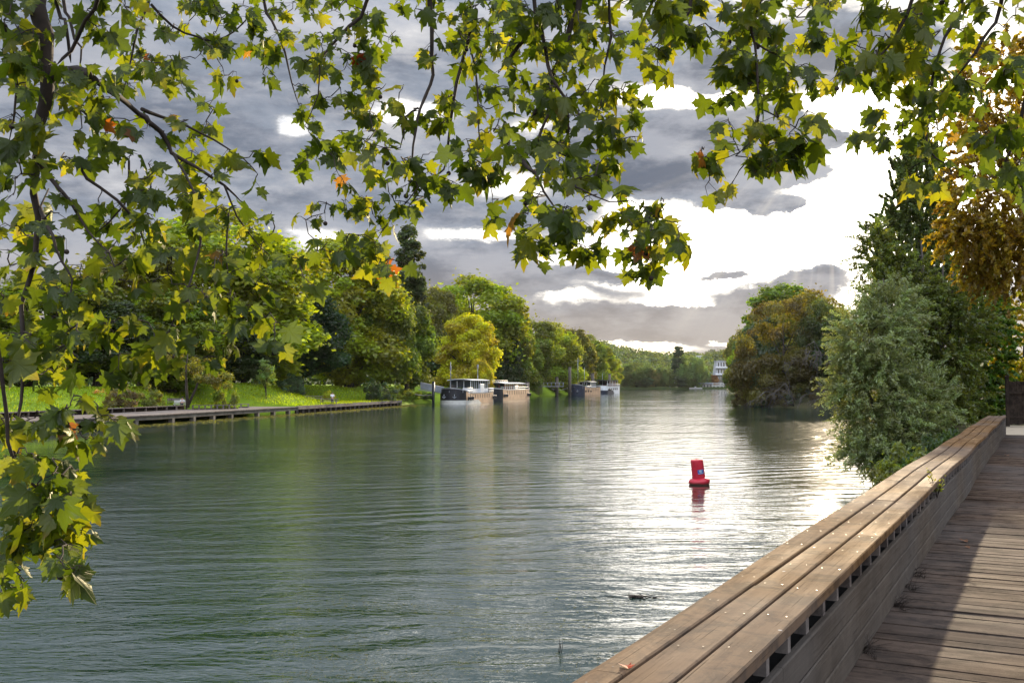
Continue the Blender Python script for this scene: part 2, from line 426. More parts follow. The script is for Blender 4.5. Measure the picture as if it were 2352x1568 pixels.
dif = nt.node('ShaderNodeBsdfDiffuse'); nt.put(dif.inputs[0], colr)
tr = nt.node('ShaderNodeBsdfTranslucent'); nt.put(tr.inputs[0], colt)
bm = nt.bump(nt.add(ve, nt.mul(blot, .5)), .6, .004); nt.put(dif.inputs['Normal'], bm)
mx = nt.node('ShaderNodeMixShader'); mx.inputs[0].default_value = .56
nt.l.new(dif.outputs[0], mx.inputs[1]); nt.l.new(tr.outputs[0], mx.inputs[2])
gl = nt.node('ShaderNodeBsdfGlossy'); gl.inputs['Roughness'].default_value = .38; gl.inputs['Color'].default_value = (.7, .7, .6, 1); nt.put(gl.inputs['Normal'], bm)
m2 = nt.node('ShaderNodeMixShader'); m2.inputs[0].default_value = .035
nt.l.new(mx.outputs[0], m2.inputs[1]); nt.l.new(gl.outputs[0], m2.inputs[2]); nt.l.new(m2.outputs[0], out.inputs[0])

# grass and soil
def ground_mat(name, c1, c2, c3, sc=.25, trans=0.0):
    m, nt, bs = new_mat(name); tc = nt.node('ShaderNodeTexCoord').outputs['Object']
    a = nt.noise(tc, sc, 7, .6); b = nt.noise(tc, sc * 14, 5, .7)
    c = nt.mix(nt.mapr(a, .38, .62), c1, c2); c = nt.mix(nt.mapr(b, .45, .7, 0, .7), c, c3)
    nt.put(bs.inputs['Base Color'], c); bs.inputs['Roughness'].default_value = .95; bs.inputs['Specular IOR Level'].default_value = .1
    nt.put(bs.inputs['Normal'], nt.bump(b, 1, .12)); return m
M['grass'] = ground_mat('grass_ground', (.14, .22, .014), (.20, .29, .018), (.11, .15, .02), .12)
M['soil'] = ground_mat('bank_soil', (.05, .045, .025), (.08, .07, .035), (.04, .06, .02))
M['forest'] = ground_mat('forest_floor', (.03, .045, .015), (.05, .065, .02), (.03, .04, .015))
M['blade'] = leaf_mat('grass_blades', trans=.5, gloss=.02, tboost=(1.5, 1.5, .5))

# river water
m, nt, bs = new_mat('river_water'); M['water'] = m
pos = nt.node('ShaderNodeNewGeometry').outputs['Position']
px_, py_, pz_ = nt.sep(pos)
warp = nt.noise(nt.vmul(pos, (.08, .12, 1)), 1.0, 3, .5, color=True)
wp = nt.vadd(pos, nt.vmul(nt.vadd(warp, (-.5, -.5, -.5)), (3, 3, 0)))
w1 = nt.noise(nt.vmul(wp, (.34, 1.1, 1)), 1.0, 3, .5, .3)       # long ripples
w2 = nt.noise(nt.vmul(wp, (1.5, 3.4, 1)), 1.5, 3, .55, .4)        # short wind ripples
wn = nt.node('ShaderNodeTexWave', wave_type='BANDS', bands_direction='Y', wave_profile='SIN')
wx_, wy_, wz_ = nt.sep(wp)
ring = nt.m('SQRT', nt.add(nt.m('POWER', nt.add(wx_, 25.0), 2.0), nt.m('POWER', nt.sub(110.0, wy_), 2.0)))
nt.put(wn.inputs['Vector'], nt.vadd(nt.comb(nt.mul(wx_, .1), ring, 0.0), nt.vmul(nt.noise(nt.vmul(pos, (.16, .2, 1)), 1.0, 3, .5, color=True), (0, 3.0, 0)))); wn.inputs['Scale'].default_value = .26
wn.inputs['Distortion'].default_value = 1.6; wn.inputs['Detail'].default_value = 2; wn.inputs['Detail Scale'].default_value = 1.4
w4 = nt.mul(wn.outputs['Fac'], nt.mapr(nt.noise(nt.vmul(pos, (.07, .12, 1)), 1.0, 2), .4, .65, .1, 1.0))
w3 = nt.noise(nt.vmul(wp, (.09, .30, 1)), 1.0, 2, .5)             # slow swell
patch = nt.noise(nt.vmul(pos, (.035, .05, 1)), 1.0, 4, .55, .5)
# sheltered water under the left bank is calmer, the open reach is rippled
shel = nt.mapr(nt.add(nt.add(px_, nt.mul(py_, .27)), nt.mul(nt.sub(patch, .5), 16)), -13, -1, 0.0, 1.0, smooth=True)
near = nt.mapr(nt.add(py_, nt.mul(nt.sub(patch, .5), 10)), 34, 44, 1.0, 0.0, smooth=True)
calm = nt.m('MAXIMUM', shel, near)
amp = nt.mul(nt.mapr(calm, 0, 1, .15, 1.0), nt.mapr(patch, .3, .7, .55, 1.25))
far = nt.mul(nt.mapr(py_, 60, 260, 1.0, .55), nt.mapr(py_, 15, 45, 1.3, 1.0))
h = nt.add(nt.add(nt.mul(w3, 1.0), nt.mul(w4, .46)), nt.add(nt.mul(w1, .9), nt.mul(w2, nt.mul(nt.mapr(calm, 0, 1, .4, 1.0), nt.mapr(nt.sub(px_, nt.mul(py_, .02)), -9, 2, .75, .22)))))
hh = nt.mul(nt.mul(h, amp), far)
nt.put(bs.inputs['Normal'], nt.bump(hh, 1.0, .046))
scum = nt.mul(nt.mapr(nt.noise(nt.vmul(pos, (1.2, 1.2, 1)), 1.6, 9, .75, .8), .60, .66), nt.mapr(nt.noise(nt.vmul(pos, (.28, .28, 1)), 1.0, 3, .5), .5, .62))
scum = nt.mul(scum, nt.mul(nt.mapr(py_, 8, 22, 1, 0), .5))
bs.inputs['Base Color'].default_value = (.010, .027, .019, 1)
nt.put(bs.inputs['Base Color'], nt.mix(scum, (.006, .026, .017), (.16, .17, .15)))
bs.inputs['Roughness'].default_value = .06; bs.inputs['IOR'].default_value = 1.85; bs.inputs['Specular IOR Level'].default_value = .5
M['greypile'] = simple_mat('weathered_pile', (.10, .085, .07), .9, .3, 2)
M['screw'] = simple_mat('screw_heads', (.24, .23, .21), .35, .1, 3)
# ================================================================== shorelines and ground
def resample(P, step):
    out = []; P = [Vector((*p, 0)) for p in P]
    for a, b in zip(P, P[1:]):
        n = max(1, int((b - a).length / step))
        for i in range(n): out.append(a.lerp(b, i / n))
    out.append(P[-1]); return out
LS = [(-88, -60), (-66, 10), (-54, 45), (-40, 82), (-35.5, 98), (-32.2, 115), (-28.6, 132.6), (-20.4, 177.6), (-19.5, 184), (-18.5, 200), (-11, 235), (3, 290), (14, 333), (30, 400), (48, 480), (58, 560), (60, 690), (20, 706)]
RS = [(2.5, -60), (4, -10), (10, 5), (15.2, 16), (18.0, 24), (17.6, 30), (15.4, 33), (14.6, 40), (17.5, 50), (26, 75), (38.8, 112), (48, 148), (49, 158), (43, 166), (41, 172), (50, 188), (62, 230), (76, 330), (84, 372), (105, 480), (140, 640), (150, 706)]
def smooth01(t): t = max(0, min(1, t)); return t * t * (3 - 2 * t)
from mathutils import noise as mn
def fb(x, y, s=1.0): return mn.fractal(Vector((x * s, y * s, 3.1)), 1.0, 2.0, 4)
def bank_strip(name, poly, side, hf, mat, offs, big, step=2.0):
    P = resample(poly, step); V = []; F = []; n = len(P)
    N = []
    for i in range(n):
        d = (P[min(i + 3, n - 1)] - P[max(i - 3, 0)]).normalized()
        N.append(Vector((-d.y, d.x, 0)) * side)
    N = [sum((N[max(0, min(n - 1, i + k))] for k in range(-4, 5)), Vector()).normalized() for i in range(n)]
    for i in range(n):
        for j, t in enumerate(offs):
            q = P[i] + N[i] * min(t, 34) + big * max(0, t - 34)
            V.append((q.x, q.y, hf(P[i], t, q)))
    m_ = len(offs)
    for i in range(n - 1):
        for j in range(m_ - 1):
            a = i * m_ + j; f = (a, a + 1, a + m_ + 1, a + m_)
            F.append(f if side < 0 else tuple(reversed(f)))
    me = bpy.data.meshes.new(name); me.from_pydata(V, [], F); me.materials.append(mat)
    me.polygons.foreach_set('use_smooth', [True] * len(F)); me.update()
    o = link(name, me); tag(o, kind='structure'); return o, P, N
def hl(p, t, q):
    y = p.y
    if t <= 0: return -1.2
    if 60 < y < 133:                                   # promenade
        if t < 6.5: return -.7
        if t < 8.2: return 1.1
        h = 1.1 + 2.25 * smooth01((t - 8.2) / 8.0)
    elif y >= 133 and y < 181:                         # piled grass edge
        if t < .2: return -1.2
        h = .86 + .22 * min(1, t / 3) + 2.3 * smooth01((t - 3 + 3 * math.sin((y - 133) * .16)) / 13)
        h = max(h, .86)
    else: h = -.4 + 3.6 * smooth01((t + 1.0) / 7)
    cz = math.exp(-((y - 128) / 5.5) ** 2) * smooth01((t - 8) / 5) * smooth01((24 - t) / 10)      # gully then mound
    h -= .9 * cz
    h += .55 * math.exp(-((y - 143) / 7) ** 2) * math.exp(-((t - 13) / 5) ** 2)
    if t > 2: h += .12 * fb(q.x, q.y, .12) * min(1, (t - 2) / 6)
    if t > 40: h += .3 * fb(q.x, q.y, .03)
    return h
offs = [0, .02, .6, 1.5, 3, 4.5, 6, 7.6, 7.62, 8.2, 9.4, 10.6, 11.8, 13, 14.4, 16, 18, 21, 25, 30, 34, 45, 70, 120, 250, 600]
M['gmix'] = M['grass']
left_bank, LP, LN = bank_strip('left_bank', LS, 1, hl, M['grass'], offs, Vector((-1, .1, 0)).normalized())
def hr(p, t, q):
    if t <= 0: return -1.2
    if p.y > 60: return -.3 + 2.6 * smooth01(t / 5) + (.4 * fb(q.x, q.y, .05) if t > 6 else 0)
    return -.3 + 2.66 * smooth01((t + .3) / 2.6)
right_bank, RP, RN = bank_strip('right_bank', RS, -1, hr, M['soil'], [0, .3, 1, 2, 3.2, 5, 8, 12, 18, 25, 34, 60, 120, 300, 700], Vector((1, .1, 0)).normalized())
def left_at(y, t, z=None):
    i = min(range(len(LP)), key=lambda k: abs(LP[k].y - y)); q = LP[i] + LN[i] * t
    return Vector((q.x, q.y, hl(LP[i], t, q) if z is None else z))
def lground(x, y):
    """ground height under a point of the left park"""
    i = min(range(len(LP)), key=lambda k: (LP[k].x - x) ** 2 + (LP[k].y - y) ** 2)
    t = (Vector((x, y, 0)) - LP[i]).dot(LN[i]); return hl(LP[i], max(0, t), Vector((x, y, 0)))

# riverbed sheet to the horizon and the water
def sheet(name, x0, x1, y0, y1, z, mat, kind='structure'):
    me = bpy.data.meshes.new(name); me.from_pydata([(x0, y0, z), (x1, y0, z), (x1, y1, z), (x0, y1, z)], [], [(0, 1, 2, 3)])
    me.materials.append(mat); o = link(name, me); tag(o, kind=kind); return o
sheet('ground', -3000, 3000, -1500, 4500, -1.6, M['soil'])
sheet('river', -140, 260, -120, 760, 0.0, M['water'])
# far bank and wooded hill
def hill_h(x, y):
    r = smooth01((y - 735) / 330)
    prof = 25 + 7 * math.sin(x * .012 + 1.0) + 5 * math.sin(x * .031) + 3 * fb(x, y, .01)
    return 1.4 + prof * r
V = []; F = []; nx, ny = 70, 24
for j in range(ny):
    for i in range(nx):
        x = -500 + i * 24.0; t = j / (ny - 1); y = 702 + 620 * t * t if j else 702
        V.append((x, y, -1.0 if j == 0 else hill_h(x, y)))
for j in range(ny - 1):
    for i in range(nx - 1):
        a = j * nx + i; F.append((a, a + 1, a + nx + 1, a + nx))
me = bpy.data.meshes.new('hillside'); me.from_pydata(V, [], F); me.materials.append(M['forest']); me.polygons.foreach_set('use_smooth', [True] * len(F))
tag(link('hillside', me), kind='structure')

# ================================================================== near boardwalk and its timber parapet
E = Vector((math.sin(math.radians(27.9)), math.cos(math.radians(27.9)), 0)); NR = Vector((E.y, -E.x, 0)); O0 = Vector((.15, 3.37, 0))
ZT = 3.0; ZD0 = 2.4; LEN0, LEN1 = -7.0, 31.55
RZ = -math.radians(27.9)           # local Y axis -> E ; use local X along E:
RZX = PI / 2 - math.radians(27.9)
def lp(s, t, z):
    k_ = smooth01((s - 3) / 8); w_ = (.012 * math.sin(s * .55 + 1) + .008 * math.sin(s * 1.1)) * k_; zz = (.010 * math.sin(s * .5 + 2) + .006 * math.sin(s * .9 + .5)) * k_
    q = O0 + E * s + NR * (t + w_); return Vector((q.x, q.y, z + (zz if z > 2.8 else 0)))
para = thing('parapet', tuple(lp(0, .25, ZD0)), 0, 'low weathered timber parapet with wide three plank top along the boardwalk', 'parapet')
inv = Vector(para.location)
def strip_board(mb, s0, s1, t0, t1, z0, z1, step=.6, chamf=None):
    n = max(1, int((s1 - s0) / step)); uo = (random.uniform(0, 90), random.uniform(0, 90)); rings = []
    for i in range(n + 1):
        s = s0 + (s1 - s0) * i / n; b = len(mb.v)
        c = chamf(s) if chamf else 0
        prof = [(t0, z0), (t1, z0), (t1, z1 - .006), (t1 - .006, z1), (t0 + .006 + c, z1), (t0, z1 - .006 - c * .45)]
        for t, z in prof: mb.v.append(tuple(lp(s, t, z) - inv))
        rings.append((b, s))
    us = [0, t1 - t0, t1 - t0 + z1 - z0, t1 - t0 + z1 - z0 + .008, 2 * (t1 - t0) + z1 - z0, 2 * (t1 - t0) + z1 - z0 + .01, 2 * (t1 - t0) + 2 * (z1 - z0)]
    for (a, sa), (b, sb) in zip(rings, rings[1:]):
        for k in range(6):
            k2 = (k + 1) % 6
            mb.quadface((a + k, b + k, b + k2, a + k2), [(sa + uo[0], us[k] + uo[1]), (sb + uo[0], us[k] + uo[1]), (sb + uo[0], us[k + 1] + uo[1]), (sa + uo[0], us[k + 1] + uo[1])])
    a = rings[0][0]; b = rings[-1][0]
    mb.quadface([a + k for k in range(6)]); mb.quadface([b + 5 - k for k in range(6)])
cuts = [[-7, -3.1, .2, 3.25, 7.9, 12.3, 17.0, 21.6, 26.4, LEN1], [-7, -2.5, 1.92, 6.05, 9.2, 13.6, 18.6, 22.9, 27.6, LEN1], [-7, -4, -.6, 3.9, 7.42, 11.0, 15.2, 20.1, 25.0, LEN1]]
tt = [(0, .156), (.172, .331), (.347, .505)]
for k in range(3):
    for s0, s1 in zip(cuts[k], cuts[k][1:]):
        mb = MB(); ch = (lambda s: .055 * smooth01((3.6 - s) / 3.0)) if k == 0 else None
        strip_board(mb, s0 + .002, s1 - .002, tt[k][0] + random.uniform(-.003, .003), tt[k][1], ZT - .05, ZT + random.uniform(-.002, .002), .5, ch)
        
        q_ = s0 + .06
        while q_ < s1 - .04:
            for tq in (tt[k][0] + .035 + (ch(q_) if ch else 0), tt[k][1] - .035):
                b_ = len(mb.v); cc = lp(q_ + random.uniform(-.015, .015), tq + random.uniform(-.006, .006), ZT + .003) - inv; rr_ = .0036
                for a_ in range(8): mb.v.append((cc.x + rr_ * math.cos(a_ * PI / 4), cc.y + rr_ * math.sin(a_ * PI / 4), cc.z))
                mb.quadface([b_ + a_ for a_ in range(8)], None, 1 if random.random() < .12 else 2)
            q_ += .62
        mb.build('top_plank', [M['cap'], M['screw'], M['black']], para)
# the little posts under the top
s = -1.0; npost = 0
while s < LEN1 - .05:
    mb = MB(); c = lp(s, .43, 2.889); wd = random.uniform(.045, .07)
    mb.box(tuple(c - inv), (wd, .055, .12), RZX); mb.build('post', M['quay'], para); npost += 1
    s += .29 if random.random() < .12 else (.40 + random.uniform(-.02, .02))
    if npost > 94: break
mb = MB(); mb.box(tuple(lp(12.3, .06, 2.6) - inv - Vector((0, 0, 0))), (38.4, .05, .69), RZX); mb.build('river_side_board', M['darkwood'], para)
mb = MB(); mb.box(tuple(lp(12.3, .24, 2.58) - inv), (38.4, .28, .34), RZX); mb.build('shade_core', M['gap_shade'], para)  # black box added behind the boards, painted shade for their gaps
hts = [(2.404, 2.528), (2.545, 2.674), (2.691, 2.828)]
for k, (z0, z1) in enumerate(hts):
    c = [-7]; 
    while c[-1] < LEN1 - 4: c.append(c[-1] + random.uniform(3.2, 4.6))
    c.append(LEN1 - .03)
    for s0, s1 in zip(c, c[1:]):
        mb = MB(); strip_board(mb, s0 + .002, s1 - .002, .445 + random.uniform(-.003, .003), .485, z0, z1, 1.0); mb.build('side_board', M['clad'], para)
mb = MB(); mb.box(tuple(lp(LEN1 + .03, .46, 2.70) - inv), (.07, .08, .62), RZX); mb.build('end_post', M['quay'], para)

mb = MB(); s = -7.0; DW = 6.5
while s < LEN1 + .2:
    wd = random.uniform(.128, .142); dz = random.uniform(-.003, .003)
    q = O0 + E * (s + wd / 2) + NR * (.455 + DW / 2 + random.uniform(0, .015))
    mb.box((q.x, q.y, ZD0 - .02 + dz), (DW, wd, .04), RZ, rot=Matrix.Rotation(RZ, 3, 'Z') @ Matrix.Rotation(random.uniform(-.002, .002), 3, 'Y'))
    s += wd + random.uniform(.006, .012)
bw = mb.build('boardwalk', M['deck']); tag(bw, kind='structure')
# joists and piles carrying it
mb = MB()
q = O0 + E * 12.3 + NR * 3.9; mb.box((q.x, q.y, 2.2), (38, 5.9, .2), RZX)
mb.build('boardwalk_substructure', M['darkwood'])['kind'] = 'structure'
s = -5
while s < 31:
    for t in (.3, 5.8):
        q = lp(s, t, 0); mb = MB(); mb.tube([(q.x, q.y, -1.6), (q.x, q.y, 2.1)], .14, 10)
        o = mb.build('pile', M['darkwood']); tag(o, 'round dark pile standing in the water under the boardwalk', 'pile', 'piles under the boardwalk')
    s += 4
# sandy ground past the end
mb = MB(); q = O0 + E * (LEN1 + 4.5) + NR * 4.0
mb.box((q.x, q.y, ZD0 - .23), (8.5, 9.6, .4), RZX); tag(mb.build('path', M['sand']), kind='structure')
# dark reed fence closing the path
fc = thing('fence', (20.4, 37.2, ZD0), 0, 'tall dark slatted fence across the end of the boardwalk', 'fence')
mb = MB()
for i in range(70): mb.box((-1.9 + i * .095, random.uniform(-.01, .01), .87), (.09, .03, 1.62 + random.uniform(-.04, .03)), mi=0)
mb.build('slat_panel', M['darkwood'], fc)
for x in (-1.95, .25, 2.5, 4.7):
    mb = MB(); mb.box((x, -.06, .95), (.11, .09, 1.9)); mb.build('post', M['darkwood'], fc)
for z in (.35, 1.25):
    mb = MB(); mb.box((1.4, -.035, z), (6.7, .04, .09)); mb.build('rail', M['darkwood'], fc)

# ================================================================== promenade across the river
def qdir(y):
    a = left_at(y - 3, 0, 0); b = left_at(y + 3, 0, 0); return (b - a).normalized()
QP = [p for p in LP if 61 <= p.y <= 133]; QN = [LN[LP.index(p)] for p in QP]
prom = thing('promenade', tuple(left_at(100, 3, .9)), 0, 'grey timber promenade on concrete beams along the grassy left bank', 'promenade')
pi_ = Vector(prom.location)
def ribbon(mb, P, N, t0, t1, z0, z1, base):
    uo = random.uniform(0, 50)
    for i in range(len(P) - 1):
        a, b = P[i], P[i + 1]; na, nb = N[i], N[i + 1]
        pts = [a + na * t0, b + nb * t0, b + nb * t1, a + na * t1]
        d_ = (b - a).normalized()
        mb.hexa([Vector((p.x, p.y, z0)) - base for p in pts] + [Vector((p.x, p.y, z1)) - base for p in pts], along=d_)
mb = MB(); ribbon(mb, QP, QN, -.15, 7.5, .80, .90, pi_); mb.build('deck', M['quay'], prom)
mb = MB(); ribbon(mb, QP, QN, 0, .4, .42, .80, pi_); mb.build('concrete_beam', M['concrete'], prom)
y = 63
while y < 133:
    p = left_at(y, .25, .1); mb = MB(); dd = qdir(y); mb.box(tuple(p - pi_ + Vector((0, 0, -.1))), (.45, .5, 1.0), math.atan2(dd.y, dd.x)); mb.build('pillar', M['concrete'], prom); y += 4.8
# the low kerb rail at the back of the promenade
rail = thing('low_rail', tuple(left_at(95, 7.3, .9)), 0, 'low timber rail of short blocks under a plank at the foot of the grass slope', 'rail')
ri = Vector(rail.location)
RP_ = [(p, n) for p, n in zip(QP, QN) if p.y < 118]
mb = MB(); ribbon(mb, [a for a, b in RP_], [b for a, b in RP_], 7.0, 7.5, 1.33, 1.42, ri); mb.build('cap_plank', M['quay'], rail)
mb = MB(); ribbon(mb, [a for a, b in RP_], [b for a, b in RP_], 7.35, 7.5, .9, 1.33, ri); mb.build('back_board', M['darkwood'], rail)
y = 64.0
while y < 117.5:
    p = left_at(y, 7.1, 1.115); dd = qdir(y); mb = MB(); mb.box(tuple(p - ri), (.16, .16, .43), math.atan2(dd.y, dd.x)); mb.build('block', M['quay'], rail); y += .62 if y > 80 else .9
# block benches on the promenade
def pbench(px, py, L, lab, ang=None):
    p = G(px, py, .9); dd = qdir(min(131, p.y)); a = math.atan2(dd.y, dd.x) if ang is None else ang
    t = thing('bench', tuple(p), a, lab, 'bench', 'block benches on the promenade')
    mb = MB()
    for k in (-1, 0, 1): mb.box((0, k * .2, .47), (L, .19, .07))
    mb.build('seat', M['quay'], t)
    n = max(3, int(L / .62))
    for i in range(n):
        x = -L / 2 + .15 + (L - .3) * i / (n - 1)
        mb = MB(); mb.box((x, 0, .215), (.16, .5, .43)); mb.build('leg', M['quay'], t)
    mb = MB(); mb.box((0, 0, .06), (L - .1, .08, .1)); mb.build('stretcher', M['darkwood'], t)
pbench(492, 939, 5.2, 'longest block bench on the promenade, left of the others by the double trunked tree', .35)
pbench(545, 936, 3.0, 'small block bench set back between two longer benches on the promenade', .3)
pbench(612, 931.5, 4.2, 'block bench in front of the end of the low rail on the promenade', .25)
pbench(700, 928, 3.6, 'lone block bench near the right end of the promenade', .15)
pbench(690, 920, 3.0, 'block bench half hidden against the low rail on the promenade', .9) if False else None
mb = MB(); p = G(735 - 60, 926, .9)

# piled edge
PE = [(p, n) for p, n in zip(LP, LN) if 132.6 <= p.y <= 180]
pe = thing('piled_wall', tuple(left_at(155, 0, 0)), 0, 'brown timber retaining wall on a row of piles below the grass', 'retaining wall')
pb = Vector(pe.location)
mb = MB(); ribbon(mb, [a for a, b in PE], [b for a, b in PE], -.25, .12, .52, .98, pb); mb.build('cap_beam', M['quay'], pe)
mb = MB(); ribbon(mb, [a for a, b in PE], [b for a, b in PE], .14, .3, -1, .9, pb); mb.build('back_board', M['darkwood'], pe)
y = 133
while y < 179:
    p = left_at(y, -.06, -.25); mb = MB(); mb.box(tuple(p - pb), (.24, .24, 1.53), .3); mb.build('pile', M['quay'], pe); y += .62

# ================================================================== buoy
bp = G(1607, 1112, 0)
buoy = thing('buoy', (bp.x, bp.y, 0), 0, 'red plastic hat shaped buoy leaning in the river', 'buoy')
TL = Euler((math.radians(3), math.radians(-7), 0)).to_matrix()
TL4 = Matrix.Translation(Vector((0, 0, 0))) @ TL.to_4x4()
mb = MB(); mb.lathe([(.2, -.3), (.33, -.12), (.385, .0), (.418, .09), (.42, .14), (.405, .185), (.36, .225), (.30, .25), (.262, .275)], M=TL, n=48)
mb.build('float_rim', M['red'], buoy)
mb = MB(); mb.lathe([(.262, .262), (.258, .30), (.250, .60), (.244, .96), (.238, .985), (.225, .995), (.10, 1.0), (.03, 1.0)], M=TL, n=48)
mb.lathe([(.03, .99), (.03, 1.012), (.012, 1.02)], M=TL, n=12); mb.build('body', M['red'], buoy)
mb = MB(); mbw = MB()
def cyl_patch(mb, a0, a1, z0, z1, r, n=8, skew=0):
    b = len(mb.v)
    for i in range(n + 1):
        a = math.radians(a0 + (a1 - a0) * i / n) - PI / 2
        for z in (z0, z1): mb.v.append(tuple(TL @ Vector((r * math.cos(a), r * math.sin(a), z + skew * i / n))))
    for i in range(n): mb.quadface((b + 2 * i, b + 2 * i + 2, b + 2 * i + 3, b + 2 * i + 1), None, 0, True)
cyl_patch(mb, -14, 44, .44, .62, .2625); st = mb.build('sticker', M['blue'], buoy)
for z, a0, a1, h_ in ((.575, -2, 18, .022), (.54, 0, 8, .02), (.54, 12, 22, .02), (.505, 3, 20, .018), (.455, -10, 0, .016), (.457, 3, 12, .016), (.463, 15, 26, .016), (.472, 29, 40, .016), (.57, 24, 27, .04)):
    cyl_patch(mbw, a0, a1, z, z + h_, .2650, 4)
mbw.build('lettering', M['white'], st)

# ================================================================== barges
def barge(x0, y0, x1, y1, B, label, hb, hm, hs, mats, fit, wl=None):
    """bow at (x0,y0); stern at (x1,y1). local +Y from bow to stern"""
    L = math.hypot(x1 - x0, y1 - y0); ang = math.atan2(y1 - y0, x1 - x0) - PI / 2
    t = thing('barge', (x0, y0, 0), ang, label, 'barge', 'barges moored along the left bank')
    def sheer(s): return hm + (hb - hm) * max(0, 1 - s / .28) ** 1.6 + (hs - hm) * max(0, (s - .72) / .28) ** 1.6
    def halfw(s):
        if s < .12: return B / 2 * math.sin(PI / 2 * (s / .12)) ** .42 if s > 0 else .02
        if s > .92: return B / 2 * (1 - .45 * ((s - .92) / .08) ** 2)
        return B / 2
    ss = [0, .004, .012, .025, .045, .07, .1, .14, .2, .28, .36, .45, .55, .65, .75, .85, .92, .95, .975, 1.0]
    def hull(z0f, z1f, out, name, mat, par=t, cap=False):
        mb = MB(); n = len(ss); rows = []
        for s in ss:
            h = sheer(s); w_ = halfw(s) + out
            rows.append([(-w_, s * L, h * z0f(s)), (-w_ * 1.0, s * L, h * z1f(s)), (w_, s * L, h * z1f(s)), (w_, s * L, h * z0f(s))])
        b = len(mb.v)
        for r in rows: mb.v += r
        for i in range(n - 1):
            a = b + i * 4; c = a + 4
            mb.quadface((a, a + 1, c + 1, c), None, 0, True); mb.quadface((a + 2, a + 3, c + 3, c + 2), None, 0, True)
            if cap: mb.quadface((a + 1, a + 2, c + 2, c + 1), None, 0)
        mb.quadface((b, b + 3, b + 2, b + 1)); e = b + (n - 1) * 4; mb.quadface((e, e + 1, e + 2, e + 3))
        return mb.build(name, mat, par)
    hull(lambda s: -.15, lambda s: 1.0, 0, 'hull', mats['hull'])
    hull(lambda s: .93, lambda s: .99, .04, 'rubbing_strake', mats['strake'])
    if wl: hull(lambda s: -.05, lambda s: wl / sheer(s) if s < .5 else -.04, .02, 'waterline_band', mats['band'])
    hull(lambda s: .70, lambda s: .80, -.08, 'deck', mats['deck'], cap=True)
    # anchor pair on the bow
    for sx in (-1, 1):
        mb = MB(); x = sx * B * .2
        mb.tube([(x, -.04, 1.9), (x, -.12, 1.2)], .07, 8); mb.tube([(x - .35, -.1, 1.45), (x, -.16, 1.15), (x + .35, -.1, 1.45)], .06, 8); mb.build('anchor', mats['deck'], t)
    # rub marks / ports along the river side
    for k in range(9):
        mb = MB(); yy = L * (.22 + .07 * k); hh = sheer(.22 + .07 * k)
        mb.box((B / 2 + .03, yy, hh * .68), (.05, .16, hh * .36)); mb.build('fender', M['black'], t)
    fit(t, L, B, sheer)
    return t
def box_part(t, name, c, size, mat, rz=0, bevel=0): mb = MB(); mb.box(c, size, rz); return mb.build(name, mat, t, bevel)
def cabin(t, y0, y1, w_, z0, z1, wallm, glass=True, roofm=None, roofover=.35, n=8, xo=0):
    L = y1 - y0; c = (xo, (y0 + y1) / 2)
    wall = box_part(t, 'cabin', (c[0], c[1], (z0 + z0 + (z1 - z0) * .42) / 2), (w_, L, (z1 - z0) * .42), wallm)
    za = z0 + (z1 - z0) * .42
    mb = MB(); mb.box((c[0], c[1], (za + z1) / 2), (w_ - .12, L - .12, z1 - za)); win = mb.build('window', M['glass'], t)
    for i in range(n + 1):
        for sx in (-1, 1):
            mb2 = MB(); mb2.box((c[0] + sx * (w_ / 2 - .04), y0 + .05 + (L - .1) * i / n, (za + z1) / 2), (.09, .09, z1 - za)); mb2.build('mullion', wallm, win)
    for i in range(4):
        mb2 = MB(); mb2.box((c[0] - w_ / 2 + .08 + (w_ - .16) * i / 3, y0 + .02, (za + z1) / 2), (.09, .09, z1 - za)); mb2.build('mullion', wallm, win)
    mb = MB(); nn = 6; Wt = w_ + roofover * 2
    for i in range(nn):
        xa = -Wt / 2 + Wt * i / nn; xb = xa + Wt / nn
        za_, zb_ = [z1 + .22 * (1 - (2 * x / Wt) ** 2) for x in (xa, xb)]
        mb.hexa([(c[0] + xa, y0 - roofover * 2, za_), (c[0] + xb, y0 - roofover * 2, zb_), (c[0] + xb, y1 + roofover, zb_), (c[0] + xa, y1 + roofover, za_),
                 (c[0] + xa, y0 - roofover * 2, za_ + .1), (c[0] + xb, y0 - roofover * 2, zb_ + .1), (c[0] + xb, y1 + roofover, zb_ + .1), (c[0] + xa, y1 + roofover, za_ + .1)])
    mb.build('roof', roofm or M['white'], t)
def mast(t, x, y, z0, z1, cross=None, box=None):
    mb = MB(); mb.tube([(x, y, z0), (x, y, z1)], [.09, .05], 8)
    if cross: mb.tube([(x - cross, y, z1 - .9), (x + cross, y, z1 - .9)], .035, 6)
    if box: mb.box((x, y, box), (.3, .3, .7))
    return mb.build('mast', M['steel'], t)
def railing(t, y0, y1, x, z0, h_, n=10, mat=None):
    mb = MB()
    for i in range(n + 1): mb.tube([(x, y0 + (y1 - y0) * i / n, z0), (x, y0 + (y1 - y0) * i / n, z0 + h_)], .035, 5)
    for k in (.5, 1.0): mb.tube([(x, y0, z0 + h_ * k), (x, y1, z0 + h_ * k)], .03, 5)
    return mb.build('railing', mat or M['white'], t)
def rope(t, a, b, sag=.8, r=.04, name='rope'):
    a, b = Vector(a), Vector(b); mb = MB(); mb.tube([a.lerp(b, i / 8) - Vector((0, 0, sag * 4 * (i / 8) * (1 - i / 8))) for i in range(9)], r, 5); return mb.build(name, M['cream'], t)
